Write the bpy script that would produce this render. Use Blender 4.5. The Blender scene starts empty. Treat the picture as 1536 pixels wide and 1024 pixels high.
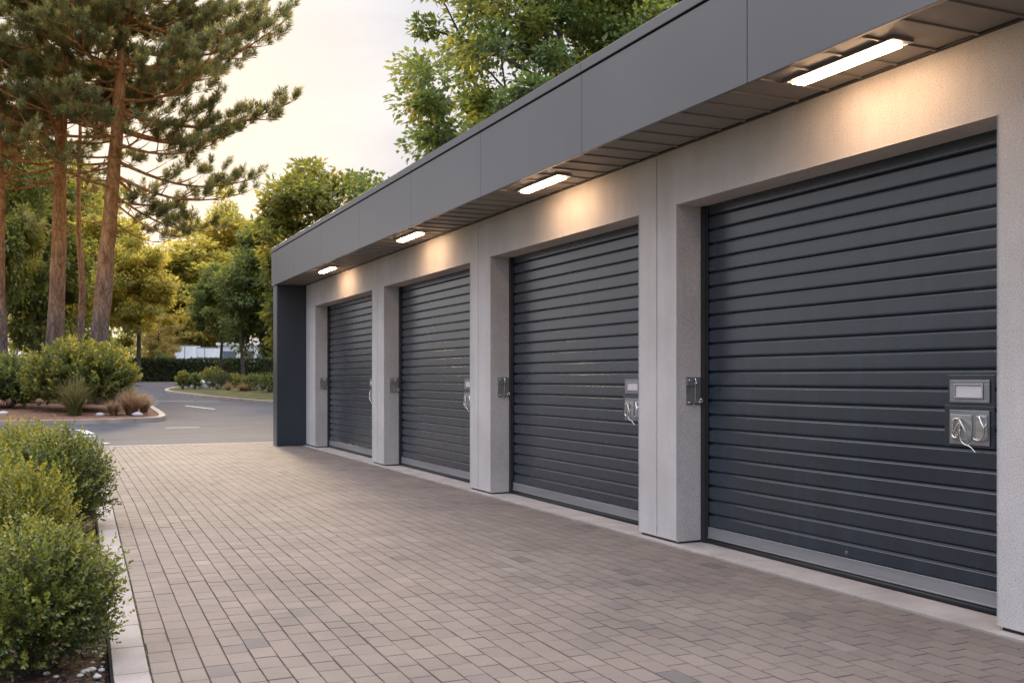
import bpy, math, random
import numpy as np
from mathutils import Vector, Matrix

random.seed(7)
RNG = np.random.default_rng(11)
S = bpy.context.scene
COL = S.collection
R = math.radians

# ------------------------------------------------------------------ measured camera
H = 1.4
F = 1516.0
YAW = math.atan2(684, 1516)
SN, CS = math.sin(YAW), math.cos(YAW)

def P(px, d):
    """ground-plan point seen at column px of the photograph, d metres deep"""
    r = (px - 768) / F * d
    return d * SN + r * CS, d * CS - r * SN

def PZ(py, d):
    return H - (py - 567) / F * d

def zt(y):
    """the site is level, then rises gently beyond the yard"""
    if y < 28: return 0.0
    if y < 36: return 0.024 * (y - 28) ** 2 / 16.0
    if y < 115: return 0.024 * (y - 32)
    return 0.024 * 83

def wallY(px, X=4.74):
    k = (px - 768) / F
    return X * (CS - k * SN) / (SN + k * CS)

def wallD(px, X=4.74):
    return X * SN + wallY(px, X) * CS

# ------------------------------------------------------------------ materials
def nt_mat(name):
    m = bpy.data.materials.new(name); m.use_nodes = True
    nt = m.node_tree; nt.nodes.clear()
    out = nt.nodes.new('ShaderNodeOutputMaterial')
    return m, nt, out

def nd(nt, kind, **kw):
    n = nt.nodes.new(kind)
    ins = kw.pop('ins', {})
    for k, v in kw.items(): setattr(n, k, v)
    for k, v in ins.items(): n.inputs[k].default_value = v
    return n

def ramp(nt, fac, stops):
    n = nt.nodes.new('ShaderNodeValToRGB')
    e = n.color_ramp.elements
    while len(e) > 1: e.remove(e[-1])
    e[0].position = stops[0][0]; e[0].color = (*stops[0][1], 1)
    for p, c in stops[1:]:
        q = e.new(p); q.color = (*c, 1)
    nt.links.new(fac, n.inputs[0])
    return n.outputs[0]

def surf(name, c1, c2, scale=6.0, rough=0.7, metal=0.0, bump=0.0, bscale=60.0, spec=0.5, detail=6.0, bdet=4.0, streak=None,
         rvar=0.08, speck=None, coat=0.0, stretch=(1, 1, 1), lo=0.35, hi=0.65, bdist=0.01):
    """two-tone noise surface; optional fine speckle; object coordinates"""
    m, nt, out = nt_mat(name)
    tc = nd(nt, 'ShaderNodeTexCoord')
    mp = nd(nt, 'ShaderNodeMapping', ins={'Scale': stretch})
    nt.links.new(tc.outputs['Object'], mp.inputs[0])
    n1 = nd(nt, 'ShaderNodeTexNoise', ins={'Scale': scale, 'Detail': detail, 'Roughness': 0.6})
    nt.links.new(mp.outputs[0], n1.inputs['Vector'])
    col = ramp(nt, n1.outputs['Fac'], [(lo, c1), (hi, c2)])
    if speck:
        n3 = nd(nt, 'ShaderNodeTexNoise', ins={'Scale': speck[0], 'Detail': 2.0})
        nt.links.new(mp.outputs[0], n3.inputs['Vector'])
        sp = ramp(nt, n3.outputs['Fac'], [(0.30, (speck[1],) * 3), (0.46, (1, 1, 1)), (0.56, (1, 1, 1)), (0.72, (speck[2],) * 3)])
        mx = nd(nt, 'ShaderNodeMix', data_type='RGBA', blend_type='MULTIPLY', ins={0: 1.0})
        nt.links.new(col, mx.inputs[6]); nt.links.new(sp, mx.inputs[7])
        col = mx.outputs[2]
    if streak:   # rain and dust streaks running down the surface
        m2 = nd(nt, 'ShaderNodeMapping', ins={'Scale': (streak[0], streak[0], streak[0] * .10)})
        nt.links.new(tc.outputs['Object'], m2.inputs[0])
        n4 = nd(nt, 'ShaderNodeTexNoise', ins={'Scale': 1.0, 'Detail': 5.0, 'Roughness': .65}); nt.links.new(m2.outputs[0], n4.inputs['Vector'])
        st = ramp(nt, n4.outputs['Fac'], [(.30, (streak[1],) * 3), (.50, (1, 1, 1)), (.72, (streak[2],) * 3)])
        m3 = nd(nt, 'ShaderNodeMix', data_type='RGBA', blend_type='MULTIPLY', ins={0: 1.0})
        nt.links.new(col, m3.inputs[6]); nt.links.new(st, m3.inputs[7]); col = m3.outputs[2]
    b = nd(nt, 'ShaderNodeBsdfPrincipled', ins={'Roughness': rough, 'Metallic': metal, 'Specular IOR Level': spec, 'Coat Weight': coat, 'Coat Roughness': .28})
    nt.links.new(col, b.inputs['Base Color'])
    if rvar:
        mr = nd(nt, 'ShaderNodeMapRange', ins={3: max(0.02, rough - rvar), 4: min(1, rough + rvar)})
        nt.links.new(n1.outputs['Fac'], mr.inputs[0]); nt.links.new(mr.outputs[0], b.inputs['Roughness'])
    if bump:
        n2 = nd(nt, 'ShaderNodeTexNoise', ins={'Scale': bscale, 'Detail': bdet})
        nt.links.new(mp.outputs[0], n2.inputs['Vector'])
        bp = nd(nt, 'ShaderNodeBump', ins={'Strength': bump, 'Distance': bdist})
        nt.links.new(n2.outputs['Fac'], bp.inputs['Height']); nt.links.new(bp.outputs[0], b.inputs['Normal'])
    nt.links.new(b.outputs[0], out.inputs[0])
    return m

def leaf_mat(name, stops, trans=0.4, rough=0.45, tsat=1.25, spec=0.4):
    m, nt, out = nt_mat(name)
    at = nd(nt, 'ShaderNodeAttribute', attribute_name='tint')
    col = ramp(nt, at.outputs['Fac'], stops)
    b = nd(nt, 'ShaderNodeBsdfPrincipled', ins={'Roughness': rough, 'Specular IOR Level': spec})
    nt.links.new(col, b.inputs['Base Color'])
    tr = nd(nt, 'ShaderNodeBsdfTranslucent')
    hs = nd(nt, 'ShaderNodeHueSaturation', ins={'Saturation': 1.1, 'Value': tsat, 'Hue': 0.49})
    nt.links.new(col, hs.inputs['Color']); nt.links.new(hs.outputs[0], tr.inputs[0])
    mx = nd(nt, 'ShaderNodeMixShader', ins={0: trans})
    nt.links.new(b.outputs[0], mx.inputs[1]); nt.links.new(tr.outputs[0], mx.inputs[2])
    nt.links.new(mx.outputs[0], out.inputs[0])
    return m

def emit_mat(name, c, s):
    m, nt, out = nt_mat(name)
    e = nd(nt, 'ShaderNodeEmission', ins={0: (*c, 1), 1: s})
    nt.links.new(e.outputs[0], out.inputs[0])
    return m

M = {}
M['stucco'] = surf('stucco', (.47, .435, .405), (.56, .525, .495), 1.3, .9, bump=.5, bscale=170, speck=(120, .62, 1.12), spec=.2, bdist=.006, streak=(5.0, .92, 1.03))
M['concrete'] = surf('concrete', (.30, .255, .225), (.40, .35, .315), 3.0, .85, bump=.25, bscale=90, speck=(160, .8, 1.08), spec=.25)
M['kerbslab'] = surf('kerb_slab', (.24, .20, .175), (.33, .285, .25), 2.4, .9, bump=.3, bscale=80, speck=(150, .78, 1.1), spec=.2)
M['fascia'] = surf('fascia', (.150, .149, .155), (.168, .166, .170), .6, .30, metal=.7, spec=.6, rvar=.03)
M['fin'] = surf('fin', (.020, .026, .035), (.027, .034, .043), .8, .40, spec=.5, rvar=.05)
M['soffit'] = surf('soffit', (.19, .17, .15), (.24, .215, .195), 2.0, .52, metal=.1, rvar=.06)
M['black'] = surf('black_trim', (.012, .012, .013), (.02, .02, .021), 4, .55)
M['door'] = surf('door_paint', (.0065, .015, .0255), (.0095, .020, .032), 1.1, .27, spec=.75, coat=.4, rvar=.05, streak=(7.0, .85, 1.4), bump=.06, bscale=1.6, bdist=.03, stretch=(1, 1, 3))
M['rail'] = surf('rail_alu', (.22, .22, .23), (.30, .30, .305), 3, .45, metal=.5, stretch=(1, .2, 3))
M['steel'] = surf('brushed_steel', (.42, .42, .43), (.55, .55, .55), 8, .32, metal=.85, stretch=(1, .3, 6))
M['plate'] = surf('grey_plate', (.23, .235, .25), (.29, .295, .305), 5, .42, metal=.6)
M['darkplate'] = surf('dark_plate', (.30, .29, .275), (.40, .385, .37), 9, .38, metal=.7)
M['edging'] = surf('edging_strip', (.010, .010, .011), (.016, .016, .017), 6, .95, spec=.05)
M['chrome'] = surf('chrome', (.75, .74, .73), (.85, .84, .83), 10, .16, metal=1.0, rvar=.05)
M['card'] = surf('label_card', (.52, .49, .50), (.58, .55, .56), 6, .5)
M['lamp'] = emit_mat('lamp_diffuser', (1.0, .64, .38), 50.0)
M['asphalt'] = surf('asphalt', (.062, .058, .062), (.105, .098, .10), .35, .92, bump=.3, bscale=55, speck=(90, .7, 1.25), spec=.15, detail=9)
M['kerbstone'] = surf('kerbstone', (.30, .235, .185), (.42, .345, .28), 2.0, .85, bump=.3, bscale=30)
M['mulch'] = surf('mulch_soil', (.045, .028, .019), (.13, .08, .052), 14, .95, bump=.9, bscale=40, spec=.15, bdist=.02)
M['redmulch'] = surf('red_mulch', (.13, .065, .042), (.25, .135, .088), 5, .95, bump=.9, bscale=14, spec=.1, bdist=.05)
M['turf'] = surf('turf', (.06, .062, .022), (.15, .125, .052), 1.2, .95, bump=.8, bscale=12, spec=.1, bdist=.05)
M['paint'] = surf('road_paint', (.45, .44, .43), (.68, .67, .65), 5, .7)
M['sand'] = surf('joint_sand', (.065, .054, .045), (.105, .088, .072), 9, .95)
M['moss'] = surf('moss', (.06, .065, .02), (.12, .11, .04), 40, .95, bump=.8, bscale=200)
M['white'] = surf('white_panel', (.74, .73, .73), (.82, .81, .80), .6, .45)
M['offwhite'] = surf('offwhite_wall', (.62, .60, .58), (.72, .70, .67), .5, .7)
M['roofgrey'] = surf('roof_grey', (.20, .19, .19), (.28, .27, .265), 1.5, .8)
M['glass'] = surf('window_glass', (.06, .08, .10), (.10, .13, .16), .6, .12, spec=.8)
M['carpaint'] = surf('car_paint', (.015, .016, .02), (.02, .02, .026), 1, .2, coat=.6)
M['tyre'] = surf('tyre', (.015, .015, .015), (.022, .022, .022), 5, .8)
M['pole'] = surf('pole_grey', (.45, .46, .47), (.55, .55, .56), 3, .45, metal=.4)
M['stone'] = surf('pale_stone', (.42, .38, .36), (.58, .53, .50), 4, .85, bump=.6, bscale=9)
M['pebble'] = surf('pebble', (.50, .45, .38), (.74, .69, .60), 30, .6)
M['bark'] = surf('bark', (.045, .035, .027), (.12, .095, .075), 5, .95, bump=1.0, bscale=12, stretch=(1, 1, .35), bdist=.05)

def pine_bark():
    m, nt, out = nt_mat('pine_bark')
    tc = nd(nt, 'ShaderNodeTexCoord')
    mp = nd(nt, 'ShaderNodeMapping', ins={'Scale': (1, 1, .3)})
    nt.links.new(tc.outputs['Object'], mp.inputs[0])
    v = nd(nt, 'ShaderNodeTexVoronoi', feature='DISTANCE_TO_EDGE', ins={'Scale': 9.0})
    n = nd(nt, 'ShaderNodeTexNoise', ins={'Scale': 6.0, 'Detail': 7.0})
    nt.links.new(mp.outputs[0], n.inputs['Vector'])
    ad = nd(nt, 'ShaderNodeMix', data_type='VECTOR', ins={0: .25})
    nt.links.new(mp.outputs[0], ad.inputs[4]); nt.links.new(n.outputs['Color'], ad.inputs[5])
    nt.links.new(ad.outputs[1], v.inputs['Vector'])
    sx = nd(nt, 'ShaderNodeSeparateXYZ'); nt.links.new(tc.outputs['Object'], sx.inputs[0])
    n2 = nd(nt, 'ShaderNodeTexNoise', ins={'Scale': .9, 'Detail': 4.0}); nt.links.new(tc.outputs['Object'], n2.inputs['Vector'])
    a = nd(nt, 'ShaderNodeMath', operation='MULTIPLY_ADD', ins={1: 4.0}); nt.links.new(n2.outputs['Fac'], a.inputs[0]); nt.links.new(sx.outputs[2], a.inputs[2])
    mr = nd(nt, 'ShaderNodeMapRange', ins={1: 4.5, 2: 9.0}); nt.links.new(a.outputs[0], mr.inputs[0])
    lo = ramp(nt, n.outputs['Fac'], [(.3, (.095, .07, .056)), (.7, (.25, .19, .155))])
    hi = ramp(nt, n.outputs['Fac'], [(.3, (.38, .16, .05)), (.7, (.66, .31, .115))])
    mx = nd(nt, 'ShaderNodeMix', data_type='RGBA'); nt.links.new(mr.outputs[0], mx.inputs[0]); nt.links.new(lo, mx.inputs[6]); nt.links.new(hi, mx.inputs[7])
    cr = ramp(nt, v.outputs['Distance'], [(0, (.35, .35, .35)), (.12, (1, 1, 1))])
    mm = nd(nt, 'ShaderNodeMix', data_type='RGBA', blend_type='MULTIPLY', ins={0: .8}); nt.links.new(mx.outputs[2], mm.inputs[6]); nt.links.new(cr, mm.inputs[7])
    b = nd(nt, 'ShaderNodeBsdfPrincipled', ins={'Roughness': .95, 'Specular IOR Level': .15})
    nt.links.new(mm.outputs[2], b.inputs['Base Color'])
    bp = nd(nt, 'ShaderNodeBump', ins={'Strength': 1.0, 'Distance': .05}); nt.links.new(v.outputs['Distance'], bp.inputs['Height']); nt.links.new(bp.outputs[0], b.inputs['Normal'])
    nt.links.new(b.outputs[0], out.inputs[0])
    return m
M['pinebark'] = pine_bark()

def paver_mat():
    m, nt, out = nt_mat('pavers')
    at = nd(nt, 'ShaderNodeAttribute', attribute_name='tint')
    col = ramp(nt, at.outputs['Fac'], [(0, (.12, .104, .096)), (.12, (.150, .124, .108)), (.5, (.178, .142, .118)), (.85, (.200, .162, .136)), (1, (.232, .19, .16))])
    tc = nd(nt, 'ShaderNodeTexCoord')
    n1 = nd(nt, 'ShaderNodeTexNoise', ins={'Scale': 140.0, 'Detail': 3.0}); nt.links.new(tc.outputs['Object'], n1.inputs['Vector'])
    n2 = nd(nt, 'ShaderNodeTexNoise', ins={'Scale': 1.1, 'Detail': 6.0, 'Roughness': .65}); nt.links.new(tc.outputs['Object'], n2.inputs['Vector'])
    s1 = ramp(nt, n1.outputs['Fac'], [(.3, (.80, .80, .80)), (.7, (1.12, 1.12, 1.12))])
    s2 = ramp(nt, n2.outputs['Fac'], [(.32, (.80, .80, .81)), (.62, (1.06, 1.05, 1.04))])
    a = nd(nt, 'ShaderNodeMix', data_type='RGBA', blend_type='MULTIPLY', ins={0: 1}); nt.links.new(col, a.inputs[6]); nt.links.new(s1, a.inputs[7])
    c = nd(nt, 'ShaderNodeMix', data_type='RGBA', blend_type='MULTIPLY', ins={0: 1}); nt.links.new(a.outputs[2], c.inputs[6]); nt.links.new(s2, c.inputs[7])
    b = nd(nt, 'ShaderNodeBsdfPrincipled', ins={'Roughness': .85, 'Specular IOR Level': .22})
    nt.links.new(c.outputs[2], b.inputs['Base Color'])
    bp = nd(nt, 'ShaderNodeBump', ins={'Strength': .35, 'Distance': .004}); nt.links.new(n1.outputs['Fac'], bp.inputs['Height']); nt.links.new(bp.outputs[0], b.inputs['Normal'])
    nt.links.new(b.outputs[0], out.inputs[0])
    return m
M['paver'] = paver_mat()

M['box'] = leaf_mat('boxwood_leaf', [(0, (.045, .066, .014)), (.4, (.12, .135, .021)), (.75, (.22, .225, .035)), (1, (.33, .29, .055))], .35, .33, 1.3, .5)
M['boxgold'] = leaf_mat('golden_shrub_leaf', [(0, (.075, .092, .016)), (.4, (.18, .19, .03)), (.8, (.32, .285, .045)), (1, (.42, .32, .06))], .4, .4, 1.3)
M['green'] = leaf_mat('green_leaf', [(0, (.06, .085, .026)), (.5, (.145, .17, .046)), (1, (.36, .33, .08))], .5, .5, 1.5)
M['greengold'] = leaf_mat('green_gold_leaf', [(0, (.085, .10, .026)), (.5, (.18, .19, .043)), (1, (.45, .36, .075))], .52, .5, 1.5)
M['maple'] = leaf_mat('maple_leaf', [(0, (.06, .095, .03)), (.5, (.135, .175, .05)), (1, (.36, .33, .075))], .5, .45, 1.5)
M['gold'] = leaf_mat('golden_leaf', [(0, (.18, .18, .045)), (.5, (.37, .325, .08)), (1, (.58, .46, .115))], .62, .5, 1.7)
M['tan'] = leaf_mat('olive_tan_leaf', [(0, (.20, .17, .06)), (.5, (.34, .27, .09)), (1, (.48, .35, .11))], .5, .5, 1.5)
M['hedge'] = leaf_mat('hedge_leaf', [(0, (.03, .045, .014)), (.6, (.075, .09, .022)), (1, (.20, .18, .04))], .3)
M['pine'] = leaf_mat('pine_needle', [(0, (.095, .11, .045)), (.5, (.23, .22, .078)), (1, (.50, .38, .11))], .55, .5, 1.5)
M['grass'] = leaf_mat('green_grass_blade', [(0, (.07, .085, .03)), (.6, (.16, .15, .05)), (1, (.30, .22, .10))], .35)
M['redgrass'] = leaf_mat('russet_grass_blade', [(0, (.19, .12, .06)), (.5, (.31, .205, .11)), (1, (.44, .31, .18))], .4)
M['chip'] = leaf_mat('bark_chip', [(0, (.03, .018, .012)), (.6, (.11, .065, .042)), (.93, (.17, .11, .075)), (1, (.42, .33, .22))], .0, .9)

# ------------------------------------------------------------------ objects
def tag(o, label=None, cat=None, group=None, kind=None):
    if label: o['label'] = label
    if cat: o['category'] = cat
    if group: o['group'] = group
    if kind: o['kind'] = kind
    return o

def empty(name, loc, label, cat, group=None):
    o = bpy.data.objects.new(name, None); COL.objects.link(o); o.location = loc
    o.empty_display_size = .2
    return tag(o, label, cat, group)

def root_of(o):
    while o.parent: o = o.parent
    return o

class MB:
    def __init__(s): s.v = []; s.f = []
    def box(s, x0, x1, y0, y1, z0, z1):
        i = len(s.v)
        s.v += [(x0, y0, z0), (x1, y0, z0), (x1, y1, z0), (x0, y1, z0), (x0, y0, z1), (x1, y0, z1), (x1, y1, z1), (x0, y1, z1)]
        s.f += [(i, i+3, i+2, i+1), (i+4, i+5, i+6, i+7), (i, i+1, i+5, i+4), (i+1, i+2, i+6, i+5), (i+2, i+3, i+7, i+6), (i+3, i, i+4, i+7)]
        return s
    def quad(s, *p):
        i = len(s.v); s.v += list(p); s.f.append(tuple(range(i, i + len(p)))); return s
    def tube(s, pts, rad, n=8, cap=True):
        pts = [Vector(p) for p in pts]
        if not hasattr(rad, '__len__'): rad = [rad] * len(pts)
        i0 = len(s.v); up = None
        for j, p in enumerate(pts):
            t = (pts[min(j+1, len(pts)-1)] - pts[max(j-1, 0)])
            t = t.normalized() if t.length > 1e-9 else Vector((0, 0, 1))
            if up is None:
                up = Vector((1, 0, 0)) if abs(t.x) < .8 else Vector((0, 1, 0))
            a = (up - t * up.dot(t)).normalized(); b = t.cross(a); up = a
            for q in range(n):
                an = 2 * math.pi * q / n
                s.v.append(tuple(p + (a * math.cos(an) + b * math.sin(an)) * rad[j]))
        for j in range(len(pts) - 1):
            for q in range(n):
                a0 = i0 + j*n + q; a1 = i0 + j*n + (q+1) % n
                s.f.append((a0, a1, a1 + n, a0 + n))
        if cap:
            s.f.append(tuple(i0 + q for q in reversed(range(n))))
            s.f.append(tuple(i0 + (len(pts)-1)*n + q for q in range(n)))
        return s
    def ball(s, c, rx, ry=None, rz=None, nu=12, nv=8, jit=0, rnd=random):
        ry = ry or rx; rz = rz or rx; i0 = len(s.v)
        for a in range(nv + 1):
            th = math.pi * a / nv
            for b in range(nu):
                ph = 2 * math.pi * b / nu; k = 1 + rnd.uniform(-jit, jit)
                s.v.append((c[0] + rx*k*math.sin(th)*math.cos(ph), c[1] + ry*k*math.sin(th)*math.sin(ph), c[2] + rz*k*math.cos(th)))
        for a in range(nv):
            for b in range(nu):
                p = i0 + a*nu + b; q = i0 + a*nu + (b+1) % nu
                s.f.append((p, p + nu, q + nu, q))
        return s
    def build(s, name, mat, parent=None, bevel=0, smooth=False, local=False):
        me = bpy.data.meshes.new(name)
        off = Vector((0, 0, 0))
        if parent is not None and not local: off = root_of(parent).location
        me.from_pydata([(v[0]-off.x, v[1]-off.y, v[2]-off.z) for v in s.v], [], s.f)
        me.materials.append(mat); me.update()
        return link(name, me, parent, bevel, smooth)

def link(name, me, parent=None, bevel=0, smooth=False):
    o = bpy.data.objects.new(name, me); COL.objects.link(o)
    if parent is not None: o.parent = parent
    if smooth: me.polygons.foreach_set('use_smooth', [True] * len(me.polygons))
    if bevel:
        b = o.modifiers.new('edge', 'BEVEL'); b.width = bevel; b.segments = 2; b.limit_method = 'ANGLE'; b.angle_limit = R(40)
    return o

def np_mesh(name, V, Fs, mat, tint=None):
    """V (n,3); Fs (m,k) face indices of one size"""
    me = bpy.data.meshes.new(name)
    m, k = Fs.shape
    me.vertices.add(len(V)); me.vertices.foreach_set('co', np.ascontiguousarray(V, np.float32).ravel())
    me.loops.add(m * k); me.loops.foreach_set('vertex_index', np.ascontiguousarray(Fs, np.int32).ravel())
    me.polygons.add(m); me.polygons.foreach_set('loop_start', np.arange(0, m*k, k, dtype=np.int32))
    if tint is not None:
        a = me.attributes.new('tint', 'FLOAT', 'POINT'); a.data.foreach_set('value', np.ascontiguousarray(tint, np.float32))
    me.materials.append(mat); me.update(calc_edges=True); me.shade_flat()
    return me

def unit(a):
    return a / np.maximum(np.linalg.norm(a, axis=1, keepdims=True), 1e-9)

def leaves(name, C, D, N, L, W, tint, mat, fold=.25, six=False):
    """leaf blades: C base, D axis, N facing, length L, width W (arrays)"""
    D = unit(D); Sd = unit(np.cross(D, N)); Nn = unit(np.cross(Sd, D))
    L = L[:, None]; W = W[:, None]; n = len(C)
    if six:
        pts = [C, C + D*L*.35 + Sd*W*.5 + Nn*W*fold, C + D*L*.72 + Sd*W*.42 + Nn*W*fold*.8, C + D*L,
               C + D*L*.72 - Sd*W*.42 + Nn*W*fold*.8, C + D*L*.35 - Sd*W*.5 + Nn*W*fold]
        V = np.stack(pts, 1).reshape(-1, 3); b = (np.arange(n) * 6)[:, None]
        Fs = np.concatenate([b + np.array([[0, 1, 2, 3]]), b + np.array([[0, 3, 4, 5]])], 0)
        return np_mesh(name, V, Fs, mat, np.repeat(tint, 6))
    pts = [C, C + D*L*.45 + Sd*W*.5 + Nn*W*fold, C + D*L, C + D*L*.45 - Sd*W*.5 + Nn*W*fold]
    V = np.stack(pts, 1).reshape(-1, 3); b = (np.arange(n) * 4)[:, None]
    Fs = np.concatenate([b + np.array([[0, 1, 2]]), b + np.array([[0, 2, 3]])], 0)
    return np_mesh(name, V, Fs, mat, np.repeat(tint, 4))

def rdir(n, rng):
    return unit(rng.normal(size=(n, 3)))

# ------------------------------------------------------------------ ground, road, paving
def grid_sheet(name, xs, ys, zf, mat, kind='structure'):
    X, Y = np.meshgrid(xs, ys); Z = zf(X, Y)
    V = np.stack([X, Y, Z], 2).reshape(-1, 3); nx, ny = len(xs), len(ys)
    i = (np.arange(ny-1)[:, None]*nx + np.arange(nx-1)[None]).reshape(-1, 1)
    Fs = i + np.array([[0, 1, nx+1, nx]])
    o = link(name, np_mesh(name, V, Fs, mat)); tag(o, kind=kind); return o

ztv = np.vectorize(zt)
ys = np.concatenate([np.array([-400, -60, -20, 0, 20]), np.arange(28, 40, 1.), np.arange(40, 116, 5.), np.array([130, 200, 400, 900])])
grid_sheet('ground', np.array([-900, -300, -100, -40, -10, 0, 10, 40, 100, 300, 900.]), ys, lambda X, Y: ztv(Y) - .10, M['turf'])
ysr = np.concatenate([np.array([22.32, 25, 28.]), np.arange(29, 40, .5), np.arange(40, 79, 1.)])
grid_sheet('road', np.array([-60, -30, -10, 0, 10, 20, 40.]), ysr, lambda X, Y: ztv(Y) - .012, M['asphalt'])

SK = [(-4, .32), (5, .411), (7.2, .463), (11.9, .565), (16, .6), (22.4, .62)]
def sk(y):
    return np.interp(y, [a for a, b in SK], [b for a, b in SK])

def paving():
    rng = np.random.default_rng(3)
    x0r, x1 = .41, 4.66
    ncol = 35; w = (x1 - x0r) / ncol
    V = []; T = []; Fc = []; g = .0019; gy = .0014; ch = .0022
    for c in range(ncol):
        y = -2.5 + (0.1 if c % 2 else 0) + rng.uniform(-.03, .03)
        while y < 22.22:
            L = .2 * (1 + rng.uniform(-.02, .02))
            if rng.random() < .16 and c < 17: L *= rng.choice([.6, .75])
            ya, yb = y + gy, min(y + L, 22.28) - gy
            u0 = c * w + g; u1 = (c + 1) * w - g
            if yb - ya > .03:
                ju = rng.normal(0, .0010); tz = rng.normal(0, .0005); tx = rng.normal(0, .00028); ty = rng.normal(0, .00038)
                for (uu, yy, z) in ((u0, ya, -.012), (u1, ya, -.012), (u1, yb, -.012), (u0, yb, -.012),
                                    (u0+ch, ya+ch, 0), (u1-ch, ya+ch, 0), (u1-ch, yb-ch, 0), (u0+ch, yb-ch, 0)):
                    s = sk(yy); X = s + (uu + ju) * (x1 - s) / (x1 - x0r)
                    zz = z + (tz + tx * (1 if uu > c*w + w/2 else -1) + ty * (1 if yy > (ya+yb)/2 else -1) if z == 0 else 0)
                    V.append((X, yy, zz))
                i = len(V) - 8
                Fc += [(i+4, i+5, i+6, i+7), (i, i+1, i+5, i+4), (i+1, i+2, i+6, i+5), (i+2, i+3, i+7, i+6), (i+3, i, i+4, i+7)]
                t = np.clip(rng.normal(.52, .12), 0, 1)
                if rng.random() < .022: t = rng.uniform(0, .2)
                T += [t] * 8
            y += L
    me = np_mesh('paving', np.array(V), np.array(Fc), M['paver'], np.array(T))
    tag(link('paving', me), kind='structure')
paving()
b = MB()
yk = np.linspace(-2.6, 22.3, 40)
for a, c in zip(yk[:-1], yk[1:]): b.quad((sk(a)-.17, a, -.011), (4.72, a, -.011), (4.72, c, -.011), (sk(c)-.17, c, -.011))
tag(b.build('paving_bed', M['sand']), kind='structure')
# flush end course of the paving against the road
b = MB(); x = .62
while x < 4.6:
    b.box(x, x+.395, 22.285, 22.42, -.05, .004); x += .4
tag(b.build('pavement_edge', M['concrete'], bevel=.004), kind='structure')
# flat edging slabs along the planting bed
b = MB(); y = -2.4; k = 0
while y < 22.2:
    L = .5; a, c = y + .003, y + L - .003; dz = random.uniform(-.0015, .0015)
    i = len(b.v); z = .006 + dz
    for (yy, zz) in ((a, -.1), (a, z), (c, z), (c, -.1)):
        b.v += [(sk(yy) - .168, yy, zz), (sk(yy) - .008, yy, zz)]
    b.f += [(i+2, i+3, i+5, i+4), (i, i+1, i+3, i+2), (i+4, i+5, i+7, i+6), (i, i+2, i+4, i+6), (i+1, i+7, i+5, i+3)]
    y += L
tag(b.build('kerb', M['kerbslab'], bevel=.004), kind='structure')
# dark metal edging strip between slabs and soil
b = MB()
for a, c in zip(yk[:-1], yk[1:]):
    i = len(b.v)
    for yy in (a, c):
        s = sk(yy) - .170
        b.v += [(s-.012, yy, -.15), (s-.012, yy, .010), (s, yy, .010), (s, yy, -.15)]
    b.f += [(i+4, i+5, i+1, i), (i+1, i+5, i+6, i+2), (i+2, i+6, i+7, i+3)]
tag(b.build('kerb_edging', M['edging']), kind='structure')
# mossy crumbs in the joint beside the slabs
rng = np.random.default_rng(5)
n = 2600; yy = 3.5 + 14 * rng.random(n)**1.8; xx = sk(yy) - .003 + rng.normal(0, .0035, n)
D = rdir(n, rng); D[:, 2] = np.abs(D[:, 2])*.6
o = link('moss', leaves('moss', np.stack([xx, yy, np.full(n, -.006)], 1), D, rdir(n, rng), rng.uniform(.005, .013, n), rng.uniform(.004, .009, n), rng.random(n)*.7, M['grass'])); tag(o, kind='stuff')

# planting bed soil
nsx, nsy = np.arange(-2.6, .01, .06), np.arange(-2.6, 20.6, .08)
def bedz(X, Y):
    return -.065 + .018*np.sin(X*5.1 + Y*1.3) * np.sin(Y*3.7 - X*2.1) + .02*np.exp(-((X+.6)**2)/.5)
X, Y = np.meshgrid(np.linspace(0, 1, 46), nsy)
XX = -2.6 + X * (sk(Y) - .184 + 2.6)
V = np.stack([XX, Y, bedz(XX, Y)], 2).reshape(-1, 3); nx, ny = 46, len(nsy)
i = (np.arange(ny-1)[:, None]*nx + np.arange(nx-1)[None]).reshape(-1, 1)
tag(link('planting_bed', np_mesh('planting_bed', V, i + np.array([[0, 1, nx+1, nx]]), M['mulch'])), kind='structure')
n = 15000
yy = 3.4 + 9.6 * rng.random(n)**1.5; xx = sk(yy) - .19 - 1.5 * rng.random(n)**1.3
C = np.stack([xx, yy, bedz(xx, yy) + rng.uniform(-.004, .016, n)], 1)
D = rdir(n, rng); D[:, 2] *= .25; N = rdir(n, rng)*.6 + np.array([0, 0, 1.])
o = link('mulch', leaves('mulch', C, D, N, rng.uniform(.018, .06, n), rng.uniform(.006, .02, n), rng.random(n)**.8*.98, M['chip'], .1)); tag(o, kind='stuff')
b = MB(); rr = random.Random(4)
for (px, py) in [(138, 1000), (137, 1011), (155, 998), (142, 985), (70, 1016), (163, 1003), (120, 1018), (95, 1004), (150, 978), (158, 986), (112, 992), (149, 815), (141, 802), (146, 1019), (128, 1014), (152, 1010), (60, 1008), (84, 1020), (133, 988), (148, 970), (165, 1012)]:
    d = (H + .055) / ((py - 567) / F); x, y = P(px, d)
    if x > sk(y) - .2: x = float(sk(y)) - rr.uniform(.2, .24)
    r = rr.uniform(.008, .019)
    b.ball((x, y, float(bedz(x, y)) + r*.9), r*1.35, r, r*.7, 9, 6, .06, rr)
tag(b.build('pebbles', M['pebble'], smooth=True), kind='stuff')

# ------------------------------------------------------------------ islands with kerbs
def catmull(pts, n=8):
    out = []; m = len(pts)
    for i in range(m):
        p = [Vector(pts[(i + j - 1) % m]) for j in range(4)]
        for q in range(n):
            t = q / n
            out.append(.5 * ((2*p[1]) + (p[2]-p[0])*t + (2*p[0]-5*p[1]+4*p[2]-p[3])*t*t + (3*p[1]-p[0]-3*p[2]+p[3])*t**3))
    return out

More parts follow.
